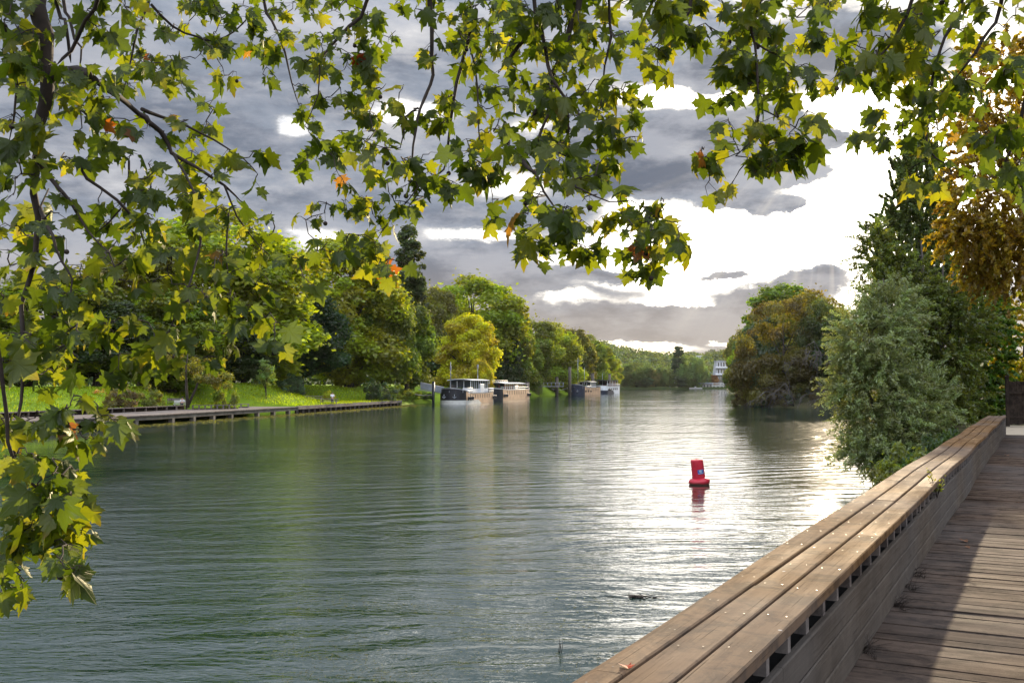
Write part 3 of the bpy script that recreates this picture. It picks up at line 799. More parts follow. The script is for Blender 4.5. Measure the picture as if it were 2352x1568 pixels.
def clutter(t, y0, y1, z, n, B, seed=1):
    for sx in (-1, 1):
        for yy in (y0, (y0 + y1) / 2, y1): mb = MB(); mb.lathe([(.14, 0), (.11, .1), (.11, .42), (.17, .46), (.15, .52)], (sx * B * .40, yy, z), 10); mb.build('bollard', M['black'], t)
    rope(t, (-B * .4, y0, z + .4), (-B * .5 - 5, y0 - 3, 2.2), .6)
    for k in range(3):
        mb = MB(); yy = y0 + (y1 - y0) * k / 3 + 1.5; mb.lathe([(.30 + .12 * math.cos(q), .12 * math.sin(q)) for q in [PI * i / 4 for i in range(9)]], (0, 0, 0), 14, M=Matrix.Rotation(PI / 2, 3, 'Y')); o = mb.build('tyre_fender', M['black'], t); o.location = (B / 2 + .14, yy, z - .9)
    r = random.Random(seed)
    for i in range(n):
        y = r.uniform(y0, y1); x = r.uniform(-B * .4, B * .42); k = r.random()
        if k < .4: box_part(t, 'deck_box', (x, y, z + .3), (r.uniform(.5, 1.2), r.uniform(.5, 1.6), r.uniform(.4, .8)), r.choice([M['white'], M['cream'], M['grey'], M['rust']]), 0, .03)
        else:
            mb = MB(); mb.lathe([(.18, 0), (.26, .35), (.24, .36)], (x, y, z), 12)
            for q in range(40):
                a = r.uniform(0, 6.3); e = r.uniform(.1, .5); p = Vector((x + math.cos(a) * e * .8, y + math.sin(a) * e * .8, z + .45 + r.uniform(0, .7)))
                mb.box(tuple(p), (.22, .22, .02), rot=Euler((r.uniform(-1, 1), r.uniform(-1, 1), r.uniform(0, 3))), mi=1)
            o = mb.build('potted_plant', [M['rust'], M['leaf']], t); o.color = (.06, .12, .02, 1)
B1m = dict(hull=M['black'], strake=M['steel'], band=M['cream'], deck=M['grey'])
def side_skin(t, L, B, sheer, mat, y0=.105, y1=.96):
    mb = MB(); n = 14
    for i in range(n):
        sa = y0 + (y1 - y0) * i / n; sb = y0 + (y1 - y0) * (i + 1) / n
        xa, xb = [B / 2 * (1 if s < .92 else 1 - .45 * ((s - .92) / .08) ** 2) * (1 if s >= .12 else math.sin(PI / 2 * s / .12) ** .42) + .012 for s in (sa, sb)]
        mb.quadface([len(mb.v) + k for k in range(4)]); mb.v += [(xa, sa * L, .02), (xb, sb * L, .02), (xb, sb * L, sheer(sb) * .93), (xa, sa * L, sheer(sa) * .93)]
    mb.build('side_plating', mat, t)
def fit1(t, L, B, sheer):
    side_skin(t, L, B, sheer, M['tan'])
    cabin(t, 7.5, 20.5, 4.3, 1.75, 4.55, M['white'], n=9)
    box_part(t, 'deck_house', (.9, 15.5, 2.9), (2.9, 3.0, 1.9), M['white'], 0, .04)
    mast(t, -1.1, 4.5, 2.2, 8.2, None, 6.9); mast(t, 1.2, 16, 4.6, 7.9, None, 7.5)
    railing(t, 1.2, 8, B / 2 - .25, 2.2, .9, 8); railing(t, 17, L - 1, B / 2 - .25, 1.9, 1.1, 8)
    mb = MB(); mb.tube([(-.8, 2.2, 2.4), (.8, 2.2, 2.4)], .35, 12); mb.build('windlass', M['white'], t)
    box_part(t, 'hatch', (0, 5.0, 2.3), (2.6, 2.4, .6), M['cream'], 0, .04)
    clutter(t, 2.5, 7, 2.0, 7, B, 3); clutter(t, L - 4, L - 1, 2.0, 4, B, 4)
def fit2(t, L, B, sheer):
    side_skin(t, L, B, sheer, M['tan'])
    cabin(t, 8, L - 7, 4.0, 1.7, 3.9, M['rust'], n=10, roofm=M['white'])
    railing(t, 3, L - 3, B / 2 - .3, 2.1, 1.0, 14); railing(t, 9, L - 8, -B / 2 + .6, 3.9, .8, 10)
    box_part(t, 'deck_house', (1.2, 20, 2.7), (2.2, 3.6, 1.5), M['cream'], 0, .04); box_part(t, 'sun_shade', (.3, L - 4.5, 3.9), (4, 4, .08), M['white'])
    for yy in (L - 6.3, L - 2.7):
        for xx in (-1.5, 2.0): mb = MB(); mb.tube([(xx, yy, 1.8), (xx, yy, 3.88)], .05, 6); mb.build('shade_post', M['black'], t)
    mb = MB(); mb.lathe([(.05, 0), (.05, 1.6), (.28, 1.7), (.16, 2.8), (.02, 3.3)], (-.8, 4, 2.3), 10); mb.build('folded_parasol', M['cream'], t)
    clutter(t, 3, 8, 2.1, 9, B, 8); clutter(t, L - 7, L - 2, 2.0, 6, B, 9)
def fit3(t, L, B, sheer):
    side_skin(t, L, B, sheer, M['tan'], .12)
    cabin(t, 15, 23, 4.2, 1.9, 4.4, M['white'], n=8, roofm=M['cream']); mast(t, .2, 4.5, 2.2, 12.5, 1.4); mast(t, .6, 12, 2.4, 9.5)
    box_part(t, 'hatch', (0, 9, 2.6), (3.8, 8, .9), M['cream'], 0, .05); railing(t, 2, 14, B / 2 - .3, 2.2, .9, 9)
    box_part(t, 'bow_board', (-1.8, 1.6, 3.4), (.1, 1.6, 1.4), M['white']); clutter(t, 3, 14, 2.3, 9, B, 12)
def fit4(t, L, B, sheer):
    box_part(t, 'canopy', (0, 13, 5.2), (5.4, 20, .18), M['roofgrey'])
    for yy in (3.5, 8, 13, 18, 22.5):
        for xx in (-2.5, 2.5): mb = MB(); mb.tube([(xx, yy, 2.3), (xx, yy, 5.1)], .06, 6); mb.build('canopy_post', M['white'], t)
    cabin(t, 9, 22, 4.4, 2.2, 4.9, M['rust'], n=8, roofm=M['roofgrey'])
    railing(t, 2, L - 1, B / 2 - .15, 2.7, 1.1, 18)
    for k in range(5):
        box_part(t, 'window', (B / 2 + .03, 5.5 + k * 3.6, 1.75), (.05, 1.3, .75), M['glass'])
    clutter(t, 2, 8, 2.4, 8, B, 15); mast(t, 0, 6, 2.3, 8)
barge(-11.9, 189.2, -6.0, 214, 5.2, 'black bowed barge with white glazed wheelhouse, nearest on the left bank', 3.2, 2.15, 2.6, B1m, fit1, .75)
barge(-5.4, 226, 2.6, 262, 5.2, 'brown sided barge with railed terrace behind the first wheelhouse barge', 3.0, 2.6, 2.8, dict(hull=M['black'], strake=M['cream'], band=M['black'], deck=M['grey']), fit2)
barge(20.5, 329, 29.5, 357, 5.6, 'dark blue bowed barge with a tall mast, third along the left bank', 3.8, 2.7, 3.0, dict(hull=M['navy'], strake=M['steel'], band=M['navy'], deck=M['grey']), fit3)
barge(33.2, 380, 41.5, 406, 5.6, 'white barge with a long dark canopy, farthest of the barges', 3.2, 2.9, 3.0, dict(hull=M['white'], strake=M['cream'], band=M['navy'], deck=M['grey']), fit4, 1.3)
# mooring posts and gangways beside the barges
def post(px, D, h_, r_, lab, nm='mooring_post'):
    mb = MB(); mb.tube([(0, 0, -1.5), (0, 0, h_)], r_, 12); mb.tube([(0, 0, h_), (0, 0, h_ + .06)], r_ * 1.15, 12)
    o = mb.build(nm, M['black'] if px < 1000 else M['greypile']); o.location = (XD(px, D), D, 0); tag(o, lab, 'post', 'mooring posts beside the barges')
post(995.5, 188, 4.3, .26, 'thick black mooring post left of the nearest barge bow')
post(1308.5, 322, 9.3, .48, 'tallest grey mooring pile, just left of the blue bowed barge')
post(1279, 318, 6.0, .5, 'short dark mooring post beside the gangway')
post(1211.5, 262, 4.3, .5, 'brown pile in front of the slim silvery willow')
post(1361, 372, 7.7, .6, 'grey pile standing behind the blue bowed barge')
post(1400, 412, 7.8, .55, 'thin grey pile standing behind the white barge')
gw = thing('gangway', (XD(1262, 316), 316, 3.0), math.radians(6), 'narrow steel gangway with handrails reaching from the left bank', 'gangway')
box_part(gw, 'walkway', (0, 0, 0), (9, 1.2, .2), M['steel'])
for sy in (-.55, .55):
    mb = MB()
    for i in range(8): mb.tube([(-4.4 + i * 1.26, sy, 0), (-4.4 + i * 1.26, sy, 1.2)], .05, 5)
    mb.tube([(-4.4, sy, 1.2), (4.4, sy, 1.2)], .05, 5); mb.build('handrail', M['steel'], gw)
gw = thing('gangway', (-15.9, 191.5, 2.6), math.radians(-8), 'blue grey boarding ramp behind the black mooring post', 'gangway')
mb = MB(); mb.hexa([(-1.6, -.6, .3), (2.8, -.6, -.4), (2.8, .6, -.4), (-1.6, .6, .3), (-1.6, -.6, 1.6), (2.8, -.6, .7), (2.8, .6, .7), (-1.6, .6, 1.6)]); mb.build('side_panel', M['grey'], gw)
mb = MB(); mb.hexa([(-2, -.5, .1), (3, -.5, -.6), (3, .5, -.6), (-2, .5, .1), (-2, -.5, .25), (3, -.5, -.45), (3, .5, -.45), (-2, .5, .25)]); mb.build('walkway', M['steel'], gw)

# ================================================================== houses on the far bank
def house(name, px0, px1, D, z0, z1, label, cat, wallm, storeys, nwin, roofm, depth=10, rooft=.4, balc=False, flare=0):
    x0, x1 = XD(px0, D), XD(px1, D); wd = x1 - x0
    t = thing(name, ((x0 + x1) / 2, D, z0), 0, label, cat)
    H = z1 - z0; mb = MB()
    mb.hexa([(-wd / 2 - flare, 0, 0), (wd / 2, 0, 0), (wd / 2, depth, 0), (-wd / 2 - flare, depth, 0), (-wd / 2, 0, H), (wd / 2, 0, H), (wd / 2, depth, H), (-wd / 2, depth, H)])
    mb.build('wall', wallm, t)
    mb = MB(); mb.box((0, depth / 2, H + rooft / 2), (wd + .8, depth + .8, rooft)); mb.build('roof', roofm, t)
    sh = H / storeys
    for s_ in range(storeys):
        for k in range(nwin):
            x = -wd / 2 + wd * (k + .5) / nwin
            mb = MB(); mb.box((x, -.05, sh * (s_ + .52)), (wd / nwin * .6, .12, sh * .55)); w_ = mb.build('window', M['glass'], t)
            mb = MB()
            for dx_ in (-1, 1): mb.box((x + dx_ * wd / nwin * .3, -.09, sh * (s_ + .52)), (.14, .14, sh * .6))
            mb.build('frame', M['white'], w_)
        if balc:
            mb = MB(); mb.box((-flare / 2, -.9, sh * s_ + .15), (wd + flare, 1.8, .3)); mb.box((-flare / 2, -1.75, sh * s_ + .75), (wd + flare, .1, .9)); mb.build('balcony', M['white'], t)
    return t
D_ = 740
wh = house('white_house', 1647, 1672, D_, ZD(861, D_), ZD(829, D_), 'white two storey house with balconies on the far bank', 'house', M['dull_white'], 2, 4, M['dull_white'], balc=True, flare=1.5)
house('stone_house', 1648, 1668, D_ - 6, 1.6, ZD(862, D_ - 6), 'grey stone house under the white balcony house', 'house', M['concrete'], 2, 3, M['roofgrey'])
bh = house('boathouse', 1607, 1636, 706, 0.2, ZD(881.5, 706), 'grey flat roofed boathouse at the far water edge', 'boathouse', M['concrete'], 1, 4, M['grey'], depth=8, rooft=1.0)
house('glazed_house', 1614, 1638, 718, 3.0, ZD(865, 718), 'dark glazed house above the grey boathouse', 'house', M['roofgrey'], 2, 5, M['grey'], depth=7)
house('terrace_house', 1635, 1662, 705, 0.2, ZD(886, 705), 'low pale terrace with railing beside the grey boathouse', 'house', M['cream'], 1, 3, M['cream'], depth=7)
tr = thing('terrace_railing', (XD(1648.5, 704.6), 704.6, ZD(886, 705) + .4), 0, 'cream railing on the low terrace roof at the far water edge', 'railing')
for i in range(9): box_part(tr, 'post', (-3.9 + i * .98, 0, .8), (.25, .15, 1.6), M['cream'])
box_part(tr, 'handrail', (0, 0, 1.65), (8.2, .2, .22), M['cream'])
for hx, lab in ((1615.5, 'left pale derrick frame above the far boathouse'),):
    t = thing('derrick', (XD(hx, 722), 722, ZD(870, 722)), 0, 'pale steel derrick frame rising behind the far boathouse', 'derrick')
    for x in (-1.2, .3, 1.8): mb = MB(); mb.tube([(x, 0, -3), (x, 0, 7.5)], .16, 6); mb.build('post', M['steel'], t)
    mb = MB(); mb.tube([(-2.6, 0, 7.6), (3, 0, 7.6)], .18, 6); mb.tube([(1.8, 0, 7.6), (9, 0, 1.0)], .18, 6); mb.tube([(.3, 0, 6.0), (6.5, 0, 1.6)], .14, 6); mb.build('jib', M['steel'], t)
house('white_hut', 1540, 1550, 706, 1.0, ZD(877, 706), 'small white hut among the far bank willows', 'hut', M['white'], 1, 2, M['grey'], depth=5)
house('pale_villa', 1537, 1546, 760, ZD(868, 760), ZD(853, 760), 'pale villa half hidden left of the tall far poplar', 'house', M['white'], 2, 2, M['cream'], depth=6)
house('hill_house', 1601, 1612, 940, ZD(823, 940), ZD(817.5, 940) , 'white flat roof showing among the trees on the hill', 'house', M['white'], 1, 3, M['white'], depth=8)
jet = thing('jetty', (XD(1597, 703), 703, .5), 0, 'low pale floating jetty left of the far boathouse', 'jetty')
box_part(jet, 'deck', (0, 0, 0), (9, 3, .5), M['cream']); box_part(jet, 'locker', (0, .5, .7), (1.0, .8, 1.0), M['white'])
# ================================================================== foliage
def unit(a): return a / np.maximum(1e-9, np.linalg.norm(a, axis=-1, keepdims=True))
def leaf_quads(name, C, Nn, size, rng, aspect=.62, T=None, mat=None, clump=None):
    """kite shaped leaves: centre, normal, length"""
    n = len(C); Nn = unit(Nn)
    if T is None: T = rng.normal(size=(n, 3))
    T = T - Nn * np.sum(T * Nn, 1, keepdims=True); T = unit(T); B = np.cross(Nn, T)
    s = size[:, None]; fold = Nn * s * rng.uniform(-.1, .16, (n, 1))
    V = np.stack([C - T * s * .5, C + B * s * aspect * .5 + fold, C + T * s * .5, C - B * s * aspect * .5 + fold], 1).reshape(-1, 3)
    F = np.arange(4 * n).reshape(n, 4)
    at = {'rnd': ('FACE', rng.uniform(0, 1, n)), 'clump': ('FACE', clump if clump is not None else rng.uniform(0, 1, n))}
    return np_mesh(name, V, F, mat or M['leaf'], at)
def crown(name, env, nclump, rc, nleaf, size, seed, aspect=.62, shell=(.5, 1.0), droop=0.0, sq=.7, flat=.35, mat=None):
    """env: list of (cx,cy,cz,rx,ry,rz,weight)"""
    rng = np.random.default_rng(seed); env = np.array(env, float); p = env[:, 6] / env[:, 6].sum()
    k = rng.choice(len(env), nclump, p=p)
    dirs = unit(rng.normal(size=(nclump, 3))); rad = rng.uniform(shell[0], shell[1], (nclump, 1)) ** .6
    CC = env[k, :3] + dirs * rad * env[k, 3:6]
    CR = rng.uniform(rc[0], rc[1], nclump)
    w = CR ** 2; j = rng.choice(nclump, nleaf, p=w / w.sum())
    d = unit(rng.normal(size=(nleaf, 3)) + dirs[j] * .5 + np.array([0, 0, .25])); r = rng.uniform(.25, 1.0, (nleaf, 1)) ** .5
    off = d * r * CR[j, None]; off[:, 2] *= sq
    P = CC[j] + off
    if droop: P[:, 2] -= droop * rng.uniform(0, 1, nleaf) ** 1.5 * CR[j]
    # stray sprigs for an uneven outline
    st = rng.uniform(size=nleaf) < .16; P[st] += rng.normal(size=(st.sum(), 3)) * CR[j][st, None] * .30
    N = unit(d * .8 + rng.normal(size=(nleaf, 3)) * .6 + np.array([0, 0, flat]))
    cl = rng.uniform(0, 1, nclump)[j]
    T = None
    if droop: T = rng.normal(size=(nleaf, 3)) * .4 + np.array([0, 0, -1.0])
    P[:, 2] = np.maximum(P[:, 2], .05)
    return leaf_quads(name, P, N, rng.uniform(size[0], size[1], nleaf), rng, aspect, T, mat, cl), CC
def trunk_mesh(name, h, r, limbs, seed, CC=None, mat=None, lean=0, n=8, fork=None):
    rnd = random.Random(seed); mb = MB()
    pts = [Vector((lean * t * h + rnd.uniform(-.1, .1) * t, rnd.uniform(-.1, .1) * t, -.4 + (h + .4) * t)) for t in (0, .15, .35, .6, .8, 1)]
    mb.tube(pts, [r * 1.35, r, r * .85, r * .6, r * .35, r * .12], n)
    if CC is not None:
        idx = list(range(len(CC))); rnd.shuffle(idx)
        for i in idx[:limbs]:
            e = Vector(CC[i]); t = min(.85, max(.18, (e.z / h) * .6)); k = min(4, int(t * 5)); s0 = pts[k].lerp(pts[k + 1], t * 5 - k)
            mid = s0.lerp(e, .5) + Vector((0, 0, (e - s0).length * .1)); rr = r * (1 - t) * .55 + .03
            mb.tube([s0, mid, e], [rr, rr * .6, rr * .15], 6)
    return mb.build_mesh(name, mat or M['bark']) if hasattr(mb, 'build_mesh') else mb_mesh(mb, name, mat or M['bark'])
def mb_mesh(mb, name, mat):
    o = mb.build(name, mat); me = o.data; bpy.data.objects.remove(o); return me
PROTO = {}; NOM = {}
def proto(kind, cm, CC, h, r, limbs, seed, mat=None):
    PROTO[kind] = (cm, trunk_mesh('trunk', h, r, limbs, seed, CC, mat)); bounds(kind)
def bounds(kind):
    cm = PROTO[kind][0]; a = np.zeros(len(cm.vertices) * 3, np.float32); cm.vertices.foreach_get('co', a); a = a.reshape(-1, 3)
    NOM[kind] = (float(np.percentile(a[:, 2], 99.7)), float(np.percentile(a[:, 0], 98.5) - np.percentile(a[:, 0], 1.5)))
# nominal sizes: height 20, width 14 for the round ones
cm, CC = crown('crown', [(0, 0, 11.5, 5.6, 5.6, 7.2, 3), (1.5, 1, 6, 4.6, 4.6, 4.2, 1.3), (-2, -1, 5, 4, 4, 3.6, 1), (0, 0, 9, 2.5, 2.5, 5, .6)], 150, (.7, 2.3), 38000, (.38, .64), 1, sq=.85); proto('round', cm, CC, 15, .45, 14, 1)
cm, CC = crown('crown', [(0, 0, 13, 5.2, 5.2, 6.0, 3), (-2.5, 1, 8, 4, 4, 4.5, 1.3), (2.6, 0, 7, 3.8, 3.8, 5.0, 1.2), (0, 0, 9, 2.5, 2.5, 5, .6)], 130, (.8, 2.6), 38000, (.38, .64), 2, sq=.85); proto('lobed', cm, CC, 16, .5, 14, 2)
cm, CC = crown('crown', [(0, 0, 11, 5.0, 5.0, 8.3, 4), (0, 0, 4.5, 4.6, 4.6, 3.4, 1.6), (0, 0, 9, 2.5, 2.5, 6, .6)], 180, (.6, 1.9), 38000, (.36, .60), 3, sq=.85); proto('oval', cm, CC, 16, .45, 14, 3)
cm, CC = crown('crown', [(0, 0, 12, 2.0, 2.0, 10.0, 4), (0, 0, 9, 2.4, 2.4, 6.5, 2.5), (.3, 0, 4, 1.7, 1.7, 2.6, .6), (0, 0, 20.5, .9, .9, 1.8, .3)], 260, (.5, 1.05), 30000, (.30, .48), 4, aspect=.75); proto('poplar', cm, CC, 20, .35, 16, 4)
cm, CC = crown('crown', [(0, 0, 12, 5.8, 5.8, 6.0, 3), (0, 0, 8, 6.2, 6.2, 6.5, 3), (0, 0, 7, 3, 3, 5, .8)], 90, (.8, 1.7), 28000, (.42, .75), 5, aspect=.3, droop=3.4, flat=.1); proto('willow', cm, CC, 13, .4, 12, 5)
cm, CC = crown('crown', [(0, 0, 1.6, 2.4, 1.8, 1.6, 2), (1.4, 0, 1.0, 1.5, 1.5, 1.0, 1), (-1.5, 0, .9, 1.4, 1.4, 1.0, 1)], 34, (.35, .75), 6000, (.17, .32), 6, aspect=.5); PROTO['shrub'] = (cm, trunk_mesh('stem', 1.6, .05, 10, 6, CC, M['twig'])); bounds('shrub')
cm, CC = crown('crown', [(0, 0, 3.0, .85, .85, 1.5, 1), (0, 0, 2.3, 1.0, 1.0, .8, .5)], 40, (.2, .5), 3500, (.10, .2), 61); PROTO['sapling'] = (cm, trunk_mesh('trunk', 4.2, .07, 10, 6, CC)); bounds('sapling')
def tree(kind, px, D, ztop, wpx, col, label, z0=None, group=None, rz=0.0, name='tree', cat='tree', y=None, zb=None):
    """px centre in the view, distance D, top height, width in view units"""
    if px < 1420 and D < 560:      # keep every trunk on the land
        D0 = D
        while D < 640:
            x = XD(px, D); i = min(range(len(LP)), key=lambda k: (LP[k].x - x) ** 2 + (LP[k].y - D) ** 2)
            if (Vector((x, D, 0)) - LP[i]).dot(LN[i]) > (1.2 if kind == 'shrub' else 2.0): break
            D += 2
        ztop = CZ + (ztop - CZ) * D / D0
    x = XD(px, D); g = z0 if z0 is not None else (lground(x, D) if D < 470 and px < 1420 else 2.0)
    h = ztop - g; nom_h, nom_w = NOM[kind]
    wm = wpx * (1.12 if kind in ('round', 'lobed', 'oval') else 1) / FPX * D; sx = wm / nom_w; sz = h / nom_h
    t = thing(name, (x, D, g), rz, label, cat, group)
    cmesh, tmesh = PROTO[kind]
    c = link('crown' if kind != 'shrub' else 'foliage', cmesh, t); c.scale = (sx, sx, sz); c.color = (*col, 1)
    k = link('trunk' if kind != 'shrub' else 'stem', tmesh, t); k.scale = (sx, sx, sz)
    return t
MIDG = (.088, .122, .010); DRK = (.028, .048, .012); YG = (.17, .19, .008); LG = (.13, .165, .009); OLV = (.090, .098, .012); SILV = (.13, .16, .085); BLUEG = (.045, .075, .040); BRN = (.10, .065, .018); HAZG = (.060, .090, .030)
T = tree
g_av = 'trees lining the left bank'; g_park = 'park trees behind the left promenade'; g_far = 'trees on the far bank'; g_r = 'trees on the right bank'
# behind the promenade (mostly seen between the hanging leaves)
T('round', 60, 118, ZD(640, 118), 330, MIDG, 'mid green park tree at the far left edge behind the hanging leaves', group=g_park, rz=1)
T('lobed', 225, 124, ZD(690, 124), 210, DRK, 'dark park tree behind the dry grass left of the double trunked tree', group=g_park, rz=2)
T('lobed', 330, 148, ZD(590, 148), 260, OLV, 'olive green park tree rising left of the tallest park tree', group=g_park, rz=.4)
T('round', 525, 156, ZD(492, 156), 330, LG, 'tallest park tree with a broad light green crown behind the leaves', group=g_park, rz=2.2)
T('oval', 395, 133, ZD(665, 133), 200, MIDG, 'round mid green park tree behind the double trunked tree', group=g_park, rz=.9)
T('round', 560, 146, ZD(745, 146), 130, DRK, 'low dark tree behind the sapling at the top of the lawn', group=g_park, rz=.2)
T('lobed', 690, 168, ZD(686, 168), 180, (.022, .048, .020), 'dark spreading tree at the back of the lawn, right of the sapling', group=g_park, rz=2.9)
T('oval', 802, 186, ZD(548, 186), 205, (.14, .165, .009), 'tall light yellow green tree at the right end of the lawn', group=g_park, rz=1.3)
T('poplar', 940, 205, ZD(522, 205), 76, (.035, .052, .014), 'tall dark columnar poplar standing above the left bank trees', group=g_av)
T('round', 880, 190, ZD(640, 190), 120, MIDG, 'mid green tree between the yellow green tree and the columnar poplar', group=g_av, rz=2.6)
T('lobed', 935, 172, ZD(702, 172), 128, (.060, .095, .010), 'deep green tree in front of the columnar poplar', group=g_av, rz=.7)
T('round', 1084, 282, ZD(640, 282), 200, (.12, .155, .008), 'broad rounded tree above the nearest barge', group=g_av, rz=4.0)
T('lobed', 1000, 264, ZD(668, 264), 110, OLV, 'olive tree between the columnar poplar and the broad rounded tree', group=g_av, rz=1.8)
yt = T('oval', 1072, 238, ZD(726, 238), 116, (.235, .235, .006), 'bright yellow tree leaning over between the first two barges', group=g_av, rz=.0, z0=.6)
c_ = link('bough', PROTO['lobed'][0], yt, (4.2, -13.5, .2)); c_.scale = (.42, .42, .45); c_.color = (.235, .235, .006, 1)
T('round', 1010, 262, ZD(760, 262), 84, DRK, 'dark tree behind the mast of the nearest barge', group=g_av, rz=3.3)
T('oval', 1180, 268, ZD(705, 268), 84, MIDG, 'mid green tree right of the broad rounded tree', group=g_av, rz=2.1)
T('round', 1160, 250, ZD(765, 250), 70, DRK, 'dark green tree behind the second barge', group=g_av, rz=.5)
T('lobed', 1232, 290, ZD(738, 290), 110, (.085, .115, .010), 'tree above the second barge, first of the receding avenue', group=g_av, rz=1.1, z0=1)
T('round', 1275, 330, ZD(745, 330), 100, LG, 'light green avenue tree above the steel gangway', group=g_av, rz=2.7, z0=1)
T('oval', 1205, 275, ZD(780, 275), 70, MIDG, 'lower green tree behind the slim silvery willow', group=g_av, rz=.9)
T('lobed', 1318, 360, ZD(756, 360), 90, OLV, 'olive avenue tree above the blue bowed barge', group=g_av, rz=.1, z0=1)
T('round', 1352, 395, ZD(772, 395), 80, MIDG, 'avenue tree above the blue bowed barge mast', group=g_av, rz=1.9, z0=1)
T('oval', 1380, 432, ZD(795, 432), 62, (.12, .15, .012), 'yellowish avenue tree above the white barge', group=g_av, rz=1.4, z0=1)
T('round', 1402, 455, ZD(818, 455), 48, LG, 'last tree of the left bank avenue at the river bend', group=g_av, rz=.6, z0=1)
T('round', 1300, 315, ZD(800, 315), 70, DRK, 'dark low tree behind the tallest mooring pile', group=g_av, rz=3.6, z0=.6)
T('willow', 1170, 262, ZD(833, 262), 46, SILV, 'small round silvery willow behind the second barge', group=g_av, name='willow')
T('willow', 1229, 268, ZD(828, 268), 34, (.12, .14, .07), 'slim silvery willow right of the second barge', group=g_av, name='willow', z0=.3)
# lawn trees
tt_ = thing('tree', tuple(G(432, 928.6, 1.5)), 0, 'small double trunked tree growing through the low promenade rail', 'tree', g_park)
mb = MB(); mb.tube([(0, 0, -.4), (-.25, 0, 2), (-.3, 0, 4.5), (-.1, 0, 6)], [.22, .16, .1, .05], 8); mb.tube([(.05, 0, 0), (.9, 0, 1.9), (1.35, .2, 3.5), (1.9, 0, 5.2)], [.18, .13, .09, .04], 8); mb.build('trunk', M['bark'], tt_)
cmw, CCw = crown('crown', [(-.6, 0, 5.6, 2.6, 2, 2.6, 2), (2.6, 0, 3.7, 2.4, 1.8, 1.6, 2), (3.8, 0, 2.8, 1.5, 1.3, 1.0, 1), (.8, 0, 6, 2.6, 2, 2, 1)], 46, (.35, .8), 6000, (.16, .30), 21)
c_ = link('crown', cmw, tt_); c_.color = (*OLV, 1)
T('sapling', 612, 138, ZD(826, 138), 40, (.095, .14, .04), 'slender sapling standing alone on the lawn', group=g_park, name='sapling')
for px, D, zt, wp, col, lab in ((880, 172, 878, 70, BLUEG, 'grey green bush at the right end of the lawn'), (915, 184, 884, 70, MIDG, 'green bush behind the end of the piled wall'), (945, 190, 893, 60, MIDG, 'round bush at the water past the piled wall'),
        (975, 208, 900, 50, DRK, 'dark bush beside the black mooring post'), (858, 168, 868, 46, DRK, 'dark bush on the crest of the lawn'), (1262, 345, 890, 70, DRK, 'dark bush under the steel gangway'),
        (670, 150, 858, 70, BLUEG, 'blue green bush behind the picnic tables'), (520, 122, 868, 60, MIDG, 'bush at the top of the slope left of the sapling'), (280, 108, 880, 90, (.09, .075, .03), 'dry brown bush on the slope behind the promenade'), (345, 114, 884, 60, OLV, 'olive bush by the little steps on the slope'),
        (755, 155, 897, 34, YG, 'yellow flowering bush on the hump of the lawn')):
    T('shrub', px, D, ZD(zt, D), wp, col, lab, group='bushes on the left bank', name='bush', cat='bush', rz=px * .7)
# right bank
T('round', 1700, 400, ZD(760, 400), 56, OLV, 'airy tree at the far end of the right bank', group=g_r, z0=1.5)
T('lobed', 1710, 372, ZD(786, 372), 66, (.16, .21, .010), 'bright yellow green tree at the far end of the right bank', group=g_r, z0=.5, rz=2)
T('round', 1700, 368, ZD(850, 368), 60, (.06, .10, .014), 'low green tree hanging over the water at the far end of the right bank', group=g_r, z0=.2, rz=1)
T('oval', 1800, 240, ZD(658, 240), 150, (.075, .115, .012), 'tall green tree behind the brown leaved trees on the right bank', group=g_r, z0=2, rz=1)
T('lobed', 1752, 205, ZD(728, 205), 110, BLUEG, 'grey green tree on the left side of the brown trees', group=g_r, z0=1.0, rz=2.0)
T('round', 1862, 168, ZD(790, 168), 120, (.065, .06, .014), 'low brown leaved tree hanging over the water nearest the willow', group=g_r, z0=.1, rz=2.0)
T('oval', 1925, 165, ZD(730, 165), 110, (.03, .05, .016), 'dark green tree just left of the top of the willow', group=g_r, z0=.1, rz=2.0)
for i_, (px_, D_r, w_r) in enumerate(((1712, 180, 60), (1755, 171, 70), (1800, 167, 70), (1840, 165, 70), (1880, 163, 70), (1915, 160, 70), (1730, 176, 60))):
    T('shrub', px_, D_r, 3.4, w_r, ((.06, .05, .018), (.03, .045, .018))[i_ % 2], ['bush at the left corner of the brown tree', 'low bush under the brown tree on its left', 'bush in the middle under the brown tree', 'bush under the brown tree near the bare branches', 'dark bush under the bare grey tree', 'dark bush at the water left of the willow', 'second bush left of the brown tree corner'][i_], z0=-.1, group='bushes on the right bank', name='bush', cat='bush', rz=i_)
T('round', 1870, 200, ZD(672, 200), 150, (.11, .10, .014), 'olive brown tree rising behind the bare branches', group=g_r, z0=2, rz=3.0)
cmb, CCb = crown('crown', [(0, 0, 10, 7.0, 5, 8.2, 3), (-4.5, -1.5, 4, 4.4, 4, 4, 1.5), (4, -1.5, 5, 4.4, 4, 5.0, 1.5)], 130, (.8, 1.9), 40000, (.30, .52), 31, aspect=.5, droop=.5)
cmb2, CCb2 = crown('crown', [(0, 0, 10, 5.0, 5, 8.2, 3), (-1.5, -1.5, 5, 4.4, 4, 5, 1.5), (3, -1.5, 7, 3.4, 3, 5.0, 1.5)], 110, (.8, 1.9), 32000, (.30, .52), 32, aspect=.5, droop=.9)
bt = thing('tree', (XD(1800, 172), 172, .3), 0, 'brown leaved tree drooping over the water on the right bank', 'tree', g_r)
c_ = link('crown', cmb, bt); c_.color = (.072, .064, .013, 1); c_.scale = (1.06, 1, 1.08); link('trunk', trunk_mesh('trunk', 14, .4, 12, 9, CCb), bt)
